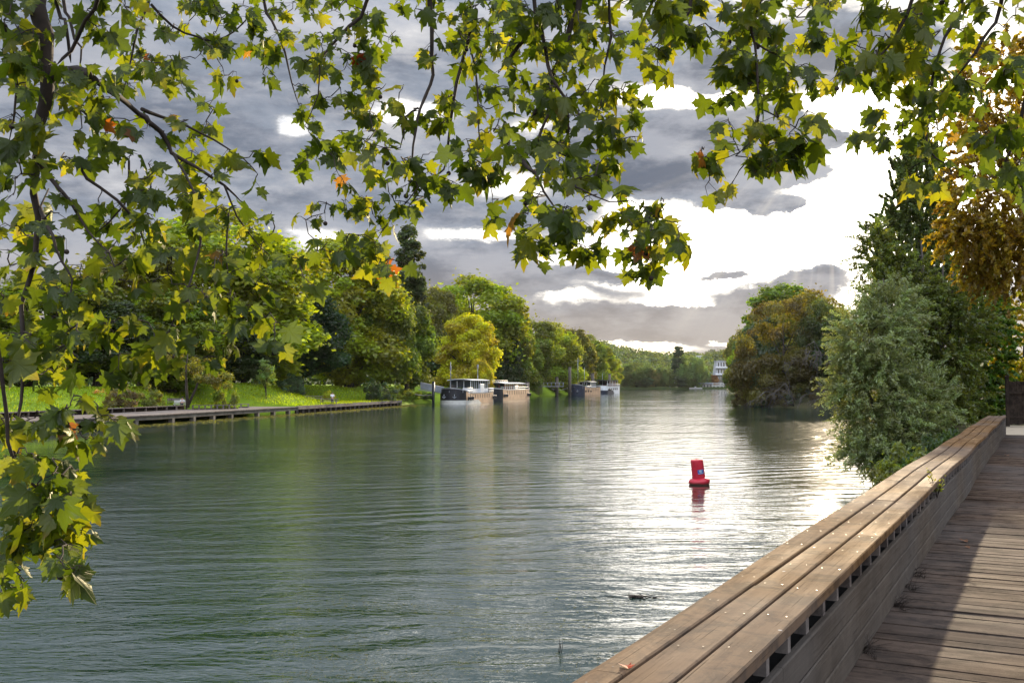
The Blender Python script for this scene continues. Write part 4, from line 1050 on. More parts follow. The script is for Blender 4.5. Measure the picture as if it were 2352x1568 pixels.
bt = thing('tree', (XD(1893, 168), 168, .3), 1.2, 'dark green tree right of the brown tree, beside the willow', 'tree', g_r)
c_ = link('crown', cmb2, bt); c_.color = (.045, .062, .018, 1); c_.scale = (.85, .85, .95); link('trunk', trunk_mesh('trunk', 14, .35, 12, 10, CCb2), bt)
def bare(name, loc, seed, n, spread, label, droop=.7, col='greywood', L=6):
    rnd = random.Random(seed); t = thing(name, loc, 0, label, 'dead tree', None); mb = MB()
    def br(p, d, r, l, dep):
        pts = [p]; 
        for i in range(4): d = (d + Vector((rnd.uniform(-.35, .35), rnd.uniform(-.35, .35), rnd.uniform(-.25, .12) * droop * 2))).normalized(); pts.append(pts[-1] + d * l / 4)
        mb.tube(pts, [r, r * .8, r * .6, r * .45, r * .3], 5)
        if dep > 0:
            for k in range(rnd.randint(3, 5)):
                q = pts[rnd.randint(1, 4)]; br(q, (d + Vector((rnd.uniform(-1, 1), rnd.uniform(-1, 1), rnd.uniform(-1.2, .3)))).normalized(), r * .55, l * rnd.uniform(.45, .75), dep - 1)
    for i in range(n): br(Vector((0, 0, 0)), Vector((rnd.uniform(-spread, spread), rnd.uniform(-.6, .1), rnd.uniform(.15, .9))).normalized(), .075, L, 3)
    mb.build('branch', M[col], t); return t
bare('dead_tree', (XD(1893, 162), 162, 1.0), 5, 7, 1.0, 'bare grey tree with tangled branches hanging at the water on the right bank', L=5)
bare('dead_tree', (XD(1888, 161), 161, 8.5), 8, 5, .7, 'upper tangle of bare grey twigs beside the dark green tree', droop=1.6, L=3.5)
bare('fallen_branch', (XD(1820, 164), 163.5, .3), 11, 3, 1.4, 'pale dead branch trailing in the water under the brown tree', L=6, droop=.5)
# far bank
for k, px, D, zt, wp, col, lab in (('willow', 1462, 712, 833, 78, HAZG, 'broad grey green willow, leftmost on the far bank'), ('round', 1437, 722, 846, 40, (.05, .08, .04), 'dark bush like tree at the left end of the far bank'),
        ('willow', 1506, 710, 850, 40, (.12, .12, .05), 'yellowish willow on the far bank'), ('willow', 1526, 711, 842, 48, HAZG, 'weeping willow right of the yellowish one on the far bank'),
        ('poplar', 1559, 716, 796, 30, (.035, .06, .034), 'dark pointed poplar on the far bank'), ('willow', 1590, 712, 818, 68, (.085, .13, .05), 'large light green willow right of the far poplar'),
        ('round', 1566, 708, 862, 34, (.05, .07, .045), 'small dark tree below the far poplar'), ('round', 1584, 706, 866, 30, HAZG, 'grey green small tree at the far water edge'), ('round', 1602, 716, 860, 24, (.05, .07, .045), 'small tree left of the derrick frame'),
        ('lobed', 1640, 712, 861, 18, (.16, .09, .04), 'small russet tree in front of the glazed far house'), ('round', 1482, 706, 866, 34, (.06, .09, .055), 'grey bushy tree below the broad far willow'), ('oval', 1545, 705, 872, 16, HAZG, 'slim bushy tree beside the white hut')):
    T(k, px, D, ZD(zt, D), wp, col, lab, group=g_far, z0=1.2, rz=px)
# wooded hill and the deep woods behind the park: one mass each
def canopy_mass(name, pts, rad, nper, size, col, seed, label):
    rng = np.random.default_rng(seed); pts = np.array(pts); m_ = len(pts); R_ = rng.uniform(rad[0], rad[1], m_)
    j = np.repeat(np.arange(m_), nper); n = len(j)
    d = unit(rng.normal(size=(n, 3)) + np.array([0, -.35, .5])); P = pts[j] + d * (R_[j, None] * rng.uniform(.7, 1.05, (n, 1))) * np.array([1, 1, .95])
    N = unit(d + rng.normal(size=(n, 3)) * .5)
    me = leaf_quads(name, P, N, rng.uniform(size[0], size[1], n), rng, .8, None, M['leaf'], rng.uniform(0, 1, m_)[j])
    o = link(name, me); o.color = (*col, 1); tag(o, label, 'woodland', kind='stuff'); return o
rnd = random.Random(4); pts = []
for i in range(520):
    y = 735 + 330 * rnd.random() ** .8; x = XD(rnd.uniform(1300, 1790), y); pts.append((x, y, hill_h(x, y) + rnd.uniform(3, 8)))
canopy_mass('woodland', pts, (5, 9), 90, (1.4, 2.6), (.050, .075, .032), 3, 'wooded hill closing the view beyond the far bank')
pts = []
for i in range(150):
    y = rnd.uniform(200, 245); x = XD(rnd.uniform(-150, 850), y); pts.append((x, y, rnd.uniform(3, 15)))
canopy_mass('woodland', pts, (3.0, 5.0), 220, (.5, .9), (.022, .042, .014), 5, 'dark woods behind the park trees on the left bank')
pts = []
for i in range(90):
    y = rnd.uniform(225, 470); b_ = left_at(y, rnd.uniform(14, 30)); pts.append((b_.x, b_.y, rnd.uniform(3, 12)))
canopy_mass('woodland', pts, (3.5, 6), 150, (.6, 1.0), (.025, .045, .014), 6, 'dark undergrowth behind the receding avenue on the left bank')
pts = []
for i in range(70):
    y = rnd.uniform(180, 420); x = XD(1745, y) + rnd.uniform(3, 40); pts.append((x, y, rnd.uniform(2, 12)))
canopy_mass('woodland', pts, (3, 6), 150, (.6, 1.0), (.03, .045, .016), 7, 'dark woods behind the brown tree on the right bank')

# ------------------------------------------------ near right bank: willow, poplar, chestnut, bush
def strand_tree(name, base, stems, seed, nleaf, lsize, aspect, color, label, env, nb, out=1.0, sprig=.6, cat='tree', lmat=None, arch=.2, bark=None, dn=.25):
    """leafy twigs: every clump point carries a short twig with leaves along it"""
    rng = np.random.default_rng(seed); rnd = random.Random(seed); t = thing(name, base, 0, label, cat)
    env = np.array(env, float); k = rng.choice(len(env), nb, p=env[:, 6] / env[:, 6].sum())
    dirs = unit(rng.normal(size=(nb, 3))); dirs[:, 1] -= .25
    rad = rng.uniform(.25, 1.0, (nb, 1)) ** .45
    Q = env[k, :3] + dirs * rad * env[k, 3:6]; Q[:, 2] = np.maximum(Q[:, 2], .15)
    td = unit(dirs * out + rng.normal(size=(nb, 3)) * .45 + np.array([0, 0, arch])); L = rng.uniform(.5, 1.3, nb) * sprig
    per = nleaf // nb; j = np.repeat(np.arange(nb), per); n = len(j); u = rng.uniform(0, 1, (n, 1))
    P = Q[j] + td[j] * L[j, None] * u; P[:, 2] -= (u[:, 0] ** 2) * L[j] * dn
    P += rng.normal(size=(n, 3)) * .045 * sprig
    Tn = unit(td[j] + rng.normal(size=(n, 3)) * .6 + np.array([0, 0, -dn])); N = rng.normal(size=(n, 3)) + np.array([0, 0, .6])
    me = leaf_quads('foliage', P, N, rng.uniform(lsize[0], lsize[1], n), rng, aspect, Tn, lmat, rng.uniform(0, 1, nb)[j])
    c = link('crown', me, t); c.color = (*color, 1)
    mb = MB()
    for (x0, y0, x1, y1, z1, r) in stems:
        pts = [Vector((x0, y0, -.4)), Vector((x0 * .7 + x1 * .3, y0 * .7 + y1 * .3, z1 * .3)), Vector((x0 * .35 + x1 * .65, y0 * .35 + y1 * .65, z1 * .65)), Vector((x1, y1, z1))]
        mb.tube(pts, [r, r * .8, r * .55, r * .2], 8)
        for i in range(10):
            a = rnd.uniform(.25, .95); s0 = pts[0].lerp(pts[3], a); e = min((Vector(q) for q in Q[rng.choice(nb, 12)]), key=lambda q: (q - s0).length)
            mb.tube([s0, s0.lerp(e, .5) + Vector((0, 0, .15)), e], [r * .3, r * .2, .01], 5)
    mb.build('trunk', bark or M['bark'], t); return t
# big willow: view box 1895..2270 x 500..1110 at about 40 m
DW_ = 38.5
wb = Vector((XD(2090, DW_), DW_ + 1, 1.2)); dxm = lambda px: XD(px, DW_) - wb.x; dzm = lambda py: ZD(py, DW_) - wb.z
strand_tree('willow', tuple(wb), [(0, 0, -1.6, 0, 6.0, .13), (.3, .2, -.5, .3, 7.0, .14), (-.4, -.2, -2.3, -.6, 4.5, .1)], 41, 110000, (.10, .19), .28, (.13, .16, .06),
    'broad silvery green willow hanging over the water beyond the parapet', [
    (dxm(2025), -.2, dzm(900), 1.5, 1.4, 1.8, 2.6), (dxm(2005), -.4, dzm(790), 1.15, 1.2, 1.3, 1.7), (dxm(2070), -.4, dzm(1010), 1.6, 1.3, 1.3, 2.1), (dxm(2035), -.8, dzm(1058), 1.4, 1.0, .5, 1.0),
    (dxm(2060), -.1, dzm(720), 1.0, 1.0, 1.2, 1.1), (dxm(1985), -1.0, dzm(1040), .9, .9, .8, .7), (dxm(1965), -.2, dzm(880), .5, .8, 1.3, .6), (dxm(2120), -.1, dzm(930), 1.3, 1.2, 1.7, 1.4)], 1900, sprig=.95, arch=.3, lmat=M['silver'])
wb2 = Vector((XD(2150, 41), 41.5, 1.6)); d2x = lambda px: XD(px, 41) - wb2.x; d2z = lambda py: ZD(py, 41) - wb2.z
strand_tree('tree', tuple(wb2), [(0, 0, -1.3, 0, 8.2, .13), (.2, .2, -.2, .3, 8.4, .16), (.4, 0, 1.2, .4, 7.5, .13), (-.1, 0, -2.2, .2, 7.2, .1), (.3, 0, .6, 0, 8, .12)], 46, 84000, (.10, .19), .42, (.070, .092, .022),
    'tall thin stemmed dark green shrub tree between the silvery willow and the poplar', [
    (d2x(2080), .2, d2z(680), 1.3, 1.2, 1.7, 1.6), (d2x(2160), .2, d2z(780), 1.6, 1.3, 2.2, 2.4), (d2x(2030), .3, d2z(590), .75, .8, 1.1, .45), (d2x(2010), .3, d2z(550), .4, .5, .7, .14), (d2x(2190), .3, d2z(930), 1.3, 1.2, 1.6, 1.4), (d2x(2230), .3, d2z(720), 1.1, 1, 1.4, .9), (d2x(2120), .1, d2z(880), 1.5, 1.2, 1.5, 1.3)], 1500, sprig=.9, arch=.5)
strand_tree('poplar', (XD(2118, 50), 50, 1.5), [(0, 0, -.2, 0, 13.5, .24), (.3, 0, 1.1, 0, 11, .16), (-.2, 0, -.9, .2, 9, .14)], 42, 130000, (.11, .19), .85, (.075, .10, .034),
    'tall dark poplar behind the willow, its top against the bright sky', [
    (0, 0, 9.8, 1.55, 1.4, 5.4, 3), (.4, 0, 5.5, 1.7, 1.5, 5, 2.4), (-.1, 0, 13.2, .8, .8, 2.4, .8), (1.3, .2, 4.8, 1.3, 1.2, 4.0, 1.6), (1.1, .2, 9.4, 1.0, 1.0, 3.0, .9), (-1.5, 0, 6, 1, 1, 3, .8), (-1.5, 0, 9.0, 1.0, 1, 2.6, .9), (-.9, 0, 11.6, .9, .9, 2.2, .6)], 1500, out=.35, sprig=.6, arch=1.1, dn=0)
strand_tree('tree', (XD(2235, 44), 44, 2.0), [(0, 0, .2, 0, 6.5, .15), (-.2, 0, -1.0, .1, 6, .12)], 43, 48000, (.12, .2), .6, (.055, .105, .014),
    'fresh green tree right of the poplar behind the parapet end', [(0, 0, 3.6, 1.5, 1.3, 4.2, 2), (-.2, 0, 1.2, 1.3, 1, 1.5, .9), (.3, 0, 5.0, 1.1, 1.0, 1.8, .8)], 800, sprig=.6, arch=.3)
strand_tree('bush', (XD(2345, 45), 45, 2.2), [(0, 0, .2, 0, 4.5, .1), (-.2, 0, -.6, .1, 4.5, .08)], 44, 40000, (.1, .18), .4, (.20, .19, .012),
    'golden yellow bush behind the dark fence at the right edge', [(.2, 0, 3.3, 1.7, 1.3, 2.5, 2), (0, 0, 1.6, 1.5, 1.2, 1.0, 1), (-.7, 0, 5.0, .9, .8, 1.2, .5)], 700, sprig=.6, arch=-.1, cat='bush', dn=.5)
# autumn chestnut hanging in from the right
DC = 23.0
cx0 = XD(2462, DC); cc_ = 26
strand_tree('chestnut_tree', (cx0 + 2.8, DC + 1.5, 2.3), [(0, 0, -2.2, -1, 6.8, .3), (0, 0, -1.6, 1, 9, .28), (0, 0, .6, 0, 9.5, .3)], 45, 46000, (.10, .19), .42, (.15, .112, .011),
    'autumn chestnut with bronze leaves reaching in at the right edge', [
    (XD(2363, DC) - cx0 - 2.8, 0, ZD(420, DC) - 2.3, 1.25, 1.4, 1.9, 3), (XD(2418, DC) - cx0 - 2.8, 0, ZD(560, DC) - 2.3, 1.35, 1.4, 1.05, 2.2), (XD(2303, DC) - cx0 - 2.8, -.3, ZD(525, DC) - 2.3, .85, .9, .5, 1.2), (XD(2378, DC) - cx0 - 2.8, 0, ZD(180, DC) - 2.3, 1.3, 1.4, 1.4, 2.2),
    (0, 0, 7, 2.5, 2.6, 3.2, 2.2)], 1500, sprig=.5, arch=-.1, dn=.5)
for i, (s, t_) in enumerate(((24.5, -.9), (27.5, -1.0), (30.5, -.8), (21.5, -1.3))):
    q = lp(s, t_, 1.2)
    PR = PROTO['shrub']; t = thing('bush', (q.x, q.y, .8), i * 1.3, ['dark bush against the parapet under the willow', 'dark bush between willow and parapet end', 'dark bush at the far corner of the parapet', 'low leafy bush at the water below the willow'][i], 'bush', 'bushes below the near willow')
    c_ = link('foliage', PR[0], t); c_.scale = (.42, .42, .55); c_.color = (*((.035, .06, .02) if i < 3 else (.10, .12, .03)), 1); k_ = link('stem', PR[1], t); k_.scale = (.42, .42, .55)

# grass blades on the sunlit slope
rng = np.random.default_rng(9); N_ = 46000; P = []
ys = rng.uniform(84, 181, N_); ts = rng.uniform(.3, 26, N_); idx = [min(range(0, len(LP)), key=lambda k: 0)] * 0
LPy = np.array([p.y for p in LP]); 
Pb = np.zeros((N_, 3)); keep = np.zeros(N_, bool)
for i in range(N_):
    k = int(np.argmin(np.abs(LPy - ys[i]))); t = ts[i]
    if ys[i] < 133 and t < 8.6: continue
    q = LP[k] + LN[k] * t; x_ = q.x + rng.uniform(-1, 1); Pb[i] = (x_, q.y + rng.uniform(-1, 1), hl(LP[k], t, q)); keep[i] = True
Pb = Pb[keep]; n = len(Pb); hgt = rng.uniform(.12, .38, n); Pb[:, 2] += hgt * .35
lean = np.stack([rng.normal(size=n) * .3, rng.normal(size=n) * .3, np.ones(n)], 1)
dry = np.array([mn.noise(Vector((p[0] * .15, p[1] * .15, 0))) for p in Pb]) * .5 + .5
me = leaf_quads('grass', Pb, np.stack([rng.normal(size=n), rng.normal(size=n), rng.normal(size=n) * .3], 1), hgt, rng, .45, lean, M['blade'], np.clip(dry, 0, 1))
o = link('grass', me); o.color = (.17, .22, .008, 1); tag(o, 'sunlit grass on the slope of the left bank', 'grass', kind='stuff')
# ================================================================== the overhanging plane trees
RO = [(0, 0), (.13, -.09), (.30, -.08), (.57, -.05), (.43, .07), (.34, .18), (.52, .22), (.50, .34), (.70, .58), (.47, .52), (.34, .60), (.20, .53), (.29, .69), (.17, .75), (.11, .88), (0, 1.04)]
outl = RO + [(-x, y) for x, y in reversed(RO[1:-1])]
LV = np.array([(0, .25)] + outl); LF = np.array([(0, i + 1, (i + 1) % len(outl) + 1) for i in range(len(outl))])
def plane_leaves(name, Pp, Tip, Nor, size, rng, parent, rv):
    """Pp base of blade, Tip direction, Nor normal"""
    n = len(Pp); Tp = unit(Tip); Nn = unit(Nor - Tp * np.sum(Nor * Tp, 1, keepdims=True)); Bx = np.cross(Tp, Nn)
    k = len(LV); x = LV[None, :, 0] * rng.uniform(.85, 1.12, (n, 1)); y = np.repeat(LV[None, :, 1], n, 0)
    fold = rng.uniform(-.1, .7, (n, 1)); curl = rng.uniform(-.15, .6, (n, 1)); tw = rng.uniform(-.3, .3, (n, 1)); tipc = rng.uniform(0, .35, (n, 1))
    z = -fold * np.abs(x) * .8 - curl * y ** 2 - tw * x * y - tipc * (np.abs(x) ** 2) + .05 * np.sin(x * 9 + rng.uniform(0, 6, (n, 1))) * np.cos(y * 8)
    x = x * (1 - .12 * fold)
    s = size[:, None, None]
    V = Pp[:, None, :] + s * (Bx[:, None, :] * x[:, :, None] + Tp[:, None, :] * y[:, :, None] + Nn[:, None, :] * z[:, :, None])
    V = V.reshape(-1, 3); F = (LF[None] + (np.arange(n) * k)[:, None, None]).reshape(-1, 3)
    lv = np.tile(LV, (n, 1)); uv = lv[F.ravel()]
    me = np_mesh(name, V, F, M['plane'], {'rnd': ('FACE', np.repeat(rv, len(LF)))}, smooth=True, uv=uv)
    o = link(name, me, parent); return o

GRID = [  # density of leaves: 48 columns x 28 rows of the view (62.5 source px each)
"21..222233333222" "2211233332222232" "2233221122333323",
"221.212222222312" "2221223332232333" "3333232122333212",
"221..22212322222" "2211233234232.21" "1.2222.223332211",
"2211233321212122" "231..11223331.1." ".233233222332212",
"2223332122..1122" "333.222222232210" ".2233.21..232221",
"3223232222...22." "2221221212232210" "..1222..13222122",
"2222123233...122" "2211212313313200" "..1233..23222121",
"3232212222211.21" "2123123322222.00" "22122211.1.22123",
"211111233323.2.1" "2112212201232100" "122.......221223",
"2231223333321.12" "2322...22122.112" "...............1",
"2222222222332.12" "222....233323332" "................",
"2212222222222.22" "22......23122331" "................",
"22222222223233.." "122......1..1210" "................",
"333322211222211." "................" "................",
"333211112332 1..." "............." "................",
"33332132222221.." "................" "................",
"2233213322222..." "................" "................",
"2223.22121......" "................" "................",
"1212............" "................" "................",
"112232.........." "................" "................",
"11.12..........." "................" "................",
"221............." "................" "................",
"2221............" "................" "................",
"2233............" "................" "................",
"2332............" "................" "................",
"2333............" "................" "................",
"2.12............" "................" "................",
"2..............." "................" "................"]
CELL = 49.0
# main limbs traced as heights and distances: (px,py,depth,radius m)
def limb(pts): return pts
BR = [
 dict(t=0, p=[(60, -700, 3.5, .07), (75, -300, 4.6, .06), (78, -60, 5.0, .052), (88, 10, 5.0, .050), (102, 80, 5.0, .046), (104, 160, 5.0, .040), (97, 240, 5.0, .032), (88, 320, 5.0, .026), (78, 400, 5.0, .022), (84, 500, 5.0, .017), (80, 600, 5.0, .013), (52, 700, 4.95, .011), (56, 820, 4.9, .010), (48, 925, 4.9, .009), (32, 1000, 4.8, .008), (40, 1100, 4.8, .006), (30, 1220, 4.8, .004)]),
 dict(t=0, p=[(100, 190, 5.0, .028), (122, 172, 5.0, .03), (160, 163, 4.95, .027), (200, 172, 4.8, .022), (214, 180, 4.8, .018)]),
 dict(t=0, p=[(260, -350, 4.6, .03), (235, -40, 5.0, .012), (195, 48, 5.1, .010), (165, 115, 5.2, .009), (130, 150, 5.1, .008)]),
 dict(t=0, p=[(120, -350, 5.2, .03), (130, 8, 5.6, .011), (150, 45, 5.6, .010), (156, 95, 5.6, .009), (163, 145, 5.6, .009)]),
 dict(t=0, p=[(140, -300, 5.6, .03), (142, -10, 5.8, .01), (160, 40, 5.8, .009), (170, 90, 5.8, .008), (186, 110, 5.8, .006), (182, 160, 5.8, .004)]),
 dict(t=0, p=[(214, 180, 4.8, .016), (270, 225, 5.2, .014), (318, 258, 5.5, .015), (345, 280, 5.5, .015), (372, 306, 5.6, .014), (398, 350, 5.6, .012), (450, 385, 5.6, .010), (515, 425, 5.7, .007), (560, 470, 5.8, .004)]),
 dict(t=0, p=[(325, 250, 5.6, .012), (370, 270, 5.8, .009), (430, 290, 5.8, .007), (490, 322, 5.9, .006), (560, 365, 5.9, .004), (592, 400, 5.9, .002)]),
 dict(t=0, p=[(95, 375, 5.0, .014), (130, 430, 4.9, .010), (160, 460, 4.9, .008), (200, 530, 4.9, .006), (250, 580, 4.8, .004), (270, 640, 4.8, .003)]),
 dict(t=0, p=[(92, 480, 5.0, .012), (118, 540, 4.7, .008), (140, 600, 4.7, .006), (165, 640, 4.7, .005), (155, 700, 4.7, .003)]),
 dict(t=0, p=[(188, 380, 5.2, .008), (200, 410, 5.2, .008), (270, 460, 5.2, .008), (320, 520, 5.3, .006), (335, 580, 5.3, .003)]),
 dict(t=0, p=[(295, 370, 5.5, .007), (285, 470, 5.5, .006), (215, 540, 5.4, .003)]),
 dict(t=0, p=[(398, 350, 5.6, .009), (440, 430, 5.4, .007), (460, 480, 5.3, .007), (460, 560, 5.2, .006), (432, 660, 5.0, .005), (405, 720, 4.9, .004), (385, 770, 4.9, .003)]),
 dict(t=0, p=[(515, 425, 5.7, .007), (545, 495, 5.7, .005), (600, 570, 5.7, .003), (640, 600, 5.7, .002)]),
 dict(t=0, p=[(525, 490, 5.7, .006), (520, 580, 5.6, .005), (530, 680, 5.6, .003), (560, 730, 5.5, .002)]),
 dict(t=0, p=[(345, -350, 6.0, .03), (345, -20, 6.5, .010), (335, 20, 6.5, .009), (315, 70, 6.5, .008), (300, 140, 6.4, .006), (280, 220, 6.3, .003)]),
 dict(t=0, p=[(345, 10, 6.5, .009), (395, 60, 6.6, .008), (450, 85, 6.7, .007), (495, 95, 6.7, .007), (540, 70, 6.8, .006), (570, 40, 6.8, .005)]),
 dict(t=0, p=[(590, -350, 6.6, .04), (600, -20, 7.2, .012), (625, 50, 7.2, .010), (655, 120, 7.2, .008), (670, 190, 7.1, .005), (690, 250, 7.0, .003)]),
 dict(t=0, p=[(860, -350, 6.0, .04), (846, -10, 6.5, .013), (800, 60, 6.5, .012), (760, 105, 6.5, .009), (735, 140, 6.4, .007), (730, 220, 6.4, .004), (700, 290, 6.4, .003)]),
 dict(t=0, p=[(990, -350, 5.8, .05), (988, -10, 6.2, .016), (990, 60, 6.2, .015), (992, 140, 6.2, .013), (988, 195, 6.2, .011), (965, 250, 6.1, .009), (955, 300, 6.0, .008), (945, 370, 6.0, .006), (960, 430, 5.9, .004), (900, 500, 5.9, .003), (860, 560, 5.9, .002)]),
 dict(t=0, p=[(960, 250, 6.1, .007), (930, 270, 6.0, .006), (920, 340, 6.0, .004), (850, 330, 6.0, .003)]),
 dict(t=0, p=[(1095, 20, 6.6, .014), (1085, 50, 6.6, .014), (1060, 150, 6.6, .013), (1040, 230, 6.5, .011), (1030, 330, 6.5, .008), (1020, 390, 6.3, .006), (980, 420, 6.2, .005), (920, 500, 6.1, .003)]),
 dict(t=0, p=[(1290, -350, 5.6, .05), (1283, -10, 6.0, .018), (1280, 40, 6.0, .016), (1230, 70, 6.0, .015), (1190, 110, 6.0, .013), (1145, 168, 6.0, .009)]),
 dict(t=0, p=[(1335, -350, 5.6, .06), (1330, -10, 5.9, .019), (1325, 30, 5.9, .018), (1300, 100, 5.9, .018), (1265, 180, 5.9, .017), (1240, 240, 5.9, .015), (1222, 270, 5.9, .010)]),
 dict(t=0, p=[(1215, -350, 5.4, .04), (1225, -20, 5.7, .013), (1240, 60, 5.7, .012), (1255, 120, 5.7, .011), (1265, 180, 5.6, .010), (1300, 230, 5.6, .009), (1305, 300, 5.6, .008), (1310, 360, 5.5, .006), (1320, 420, 5.4, .005), (1335, 435, 5.3, .005), (1400, 465, 5.2, .004), (1450, 460, 5.2, .003), (1500, 495, 5.1, .002)]),
 dict(t=0, p=[(1265, 250, 5.7, .008), (1230, 330, 5.7, .009), (1198, 332, 5.6, .011), (1192, 345, 5.5, .013), (1205, 375, 5.4, .012), (1230, 398, 5.3, .009), (1250, 440, 5.3, .006), (1290, 500, 5.2, .003)]),
 dict(t=0, p=[(1080, 110, 6.5, .007), (1095, 180, 6.3, .006), (1100, 300, 6.1, .005), (1110, 380, 5.9, .004), (1130, 430, 5.8, .003)]),
 dict(t=0, p=[(1405, -350, 5.8, .04), (1400, 0, 6.2, .010), (1405, 80, 6.2, .009), (1390, 150, 6.1, .007), (1380, 240, 6.0, .004), (1370, 300, 6.0, .002)]),
 dict(t=1, p=[(1760, -350, 5.2, .05), (1745, 0, 5.5, .010), (1722, 55, 5.5, .008), (1735, 100, 5.5, .008), (1740, 190, 5.4, .007), (1745, 250, 5.4, .006), (1730, 310, 5.3, .005), (1700, 350, 5.2, .003), (1640, 370, 5.2, .002)]),
 dict(t=1, p=[(1600, -300, 5.6, .04), (1590, -20, 5.6, .011), (1575, 40, 5.6, .008), (1530, 80, 5.6, .005), (1500, 110, 5.6, .003)]),
 dict(t=1, p=[(1735, 100, 5.5, .007), (1790, 130, 5.5, .005), (1840, 180, 5.4, .003)]),
 dict(t=1, p=[(1745, 250, 5.4, .005), (1790, 270, 5.3, .004), (1850, 310, 5.2, .002)]),
 dict(t=1, p=[(1900, -300, 6.5, .03), (1870, -10, 7.0, .007), (1860, 60, 7.0, .005), (1840, 120, 7.0, .003)]),
 dict(t=1, p=[(2110, -350, 5.2, .05), (2100, -20, 5.6, .012), (2070, 60, 5.6, .010), (2040, 110, 5.6, .008), (2000, 150, 5.5, .004)]),
 dict(t=1, p=[(2250, -350, 5.5, .05), (2215, -20, 6.0, .012), (2170, 90, 6.0, .010), (2145, 160, 6.0, .009), (2135, 260, 6.0, .008), (2130, 340, 5.9, .006), (2180, 380, 5.8, .004), (2235, 400, 5.8, .003)]),
 dict(t=1, p=[(2145, 180, 6.0, .007), (2110, 240, 5.8, .005), (2080, 290, 5.7, .003)]),
 dict(t=1, p=[(2330, -300, 5.2, .05), (2300, 10, 5.8, .011), (2270, 70, 5.8, .010), (2240, 120, 5.8, .008), (2195, 180, 5.8, .004)]),
 dict(t=1, p=[(2460, -200, 5.0, .05), (2400, 60, 5.0, .018), (2360, 200, 5.0, .010), (2330, 330, 5.1, .007), (2290, 400, 5.2, .004)]),
 dict(t=0, p=[(-60, -300, 4.5, .04), (-40, 0, 4.6, .016), (10, 60, 4.8, .010), (40, 200, 4.9, .007), (20, 330, 4.9, .004)]),
 dict(t=0, p=[(-120, 300, 4.2, .03), (-60, 500, 4.3, .018), (-20, 700, 4.4, .012), (10, 900, 4.5, .009), (30, 1060, 4.6, .008), (100, 1130, 4.7, .006), (130, 1200, 4.7, .003)]),
]
rng = np.random.default_rng(77); rnd = random.Random(77)
trees = [thing('plane_tree', (3.6, -5.5, 2.3), 0, 'plane tree whose leafy boughs hang over the river from the top left and middle', 'tree', 'plane trees overhanging the boardwalk'),
         thing('plane_tree', (8.2, -1.5, 2.3), 0, 'plane tree whose boughs hang in from the top right before the bright sky', 'tree', 'plane trees overhanging the boardwalk')]
for i, t in enumerate(trees):
    mb = MB(); mb.tube([(0, 0, -.5), (.1, 0, 1.5), (0, .2, 3.5), (.1, .3, 5.0), (0, .4, 7)], [.42, .34, .3, .26, .15], 14); mb.build('trunk', M['bark_pale'], t)
    t['hub'] = 0
hub = [Vector((3.6, -5.1, 9.0)), Vector((8.2, -1.1, 9.0))]
nodes = []; brs = []
for bi, b in enumerate(BR):
    t = trees[b['t']]; base = Vector(t.location)
    pts = [DP(px, py, D) for px, py, D, r in b['p']]; rad = [r for *_, r in b['p']]
    # refine and roughen
    P2, R2 = [], []
    for k in range(len(pts) - 1):
        n = max(2, int((pts[k + 1] - pts[k]).length / .10))
        p0 = pts[max(0, k - 1)]; p1 = pts[k]; p2 = pts[k + 1]; p3 = pts[min(len(pts) - 1, k + 2)]
        for i in range(n):
            u = i / n
            q = .5 * ((2 * p1) + (p2 - p0) * u + (2 * p0 - 5 * p1 + 4 * p2 - p3) * u * u + (3 * p1 - p0 - 3 * p2 + p3) * u ** 3)
            r = rad[k] * (1 - u) + rad[k + 1] * u
            P2.append(q + Vector((rnd.gauss(0, 1), rnd.gauss(0, 1), rnd.gauss(0, 1))) * min(.006, r * .35)); R2.append(max(.0022, r * rnd.uniform(.9, 1.12)))
    P2.append(pts[-1]); R2.append(.0018)
    mb = MB()
    if b['p'][0][1] <= -200:     # carry the bough on to the trunk, above the view
        h = hub[b['t']]; s0 = P2[0]; hi = Vector((s0.x * .6 + h.x * .4, s0.y * .5 + h.y * .5, max(s0.z, h.z) + .5))
        head = [h + Vector((0, 0, -.8)), h.lerp(hi, .5) + Vector((0, 0, .2)), hi, hi.lerp(s0, .6) + Vector((0, 0, .3))]
        mb.tube([q - base for q in head] + [P2[0] - base], [.11, .09, .075, R2[0] * 1.2, R2[0]], 8)
    mb.tube([q - base for q in P2], R2, 7)
    o = mb.build('branch', M['twig'], t); brs.append(o)
    for q, r in zip(P2, R2):
        nodes.append((q.x, q.y, q.z, r, bi))
NA = np.array([n[:3] for n in nodes]); NRd = np.array([n[3] for n in nodes]); NB = np.array([n[4] for n in nodes])
# only thin wood carries twigs
def view(P):   # view coordinates of points, to see where a node stands
    c, s = math.cos(TH), math.sin(TH); z = P[:, 2] - CZ; yv = P[:, 1] * c + z * s; zv = -P[:, 1] * s + z * c
    return 1176 + FPX * P[:, 0] / yv, 784 - FPX * zv / yv
NVx, NVy = view(NA)
twigs = {i: MB() for i in range(len(BR))}; balls = {i: [] for i in range(len(BR))}
LPs = {i: [[], [], [], [], []] for i in range(len(BR))}
dens = {'.': 0, '0': 0, ' ': 0, '1': .8, '2': 1.95, '3': 3.1, '4': 3.5}
want = []
for r_, row in enumerate(GRID):
    row = row.replace(' ', '')
    for c_, ch in enumerate(row[:48]):
        nclu = dens.get(ch, 0) * ((.52 if r_ < 19 else .9) if c_ < 14 and r_ > 3 else .92) * (.72 if c_ > 43 else 1.0)
        nclu = int(nclu) + (rnd.random() < nclu % 1)
        for _ in range(nclu): want.append(((c_ + rnd.random()) * CELL, (r_ + rnd.random() * .9) * CELL - 6, c_, r_))
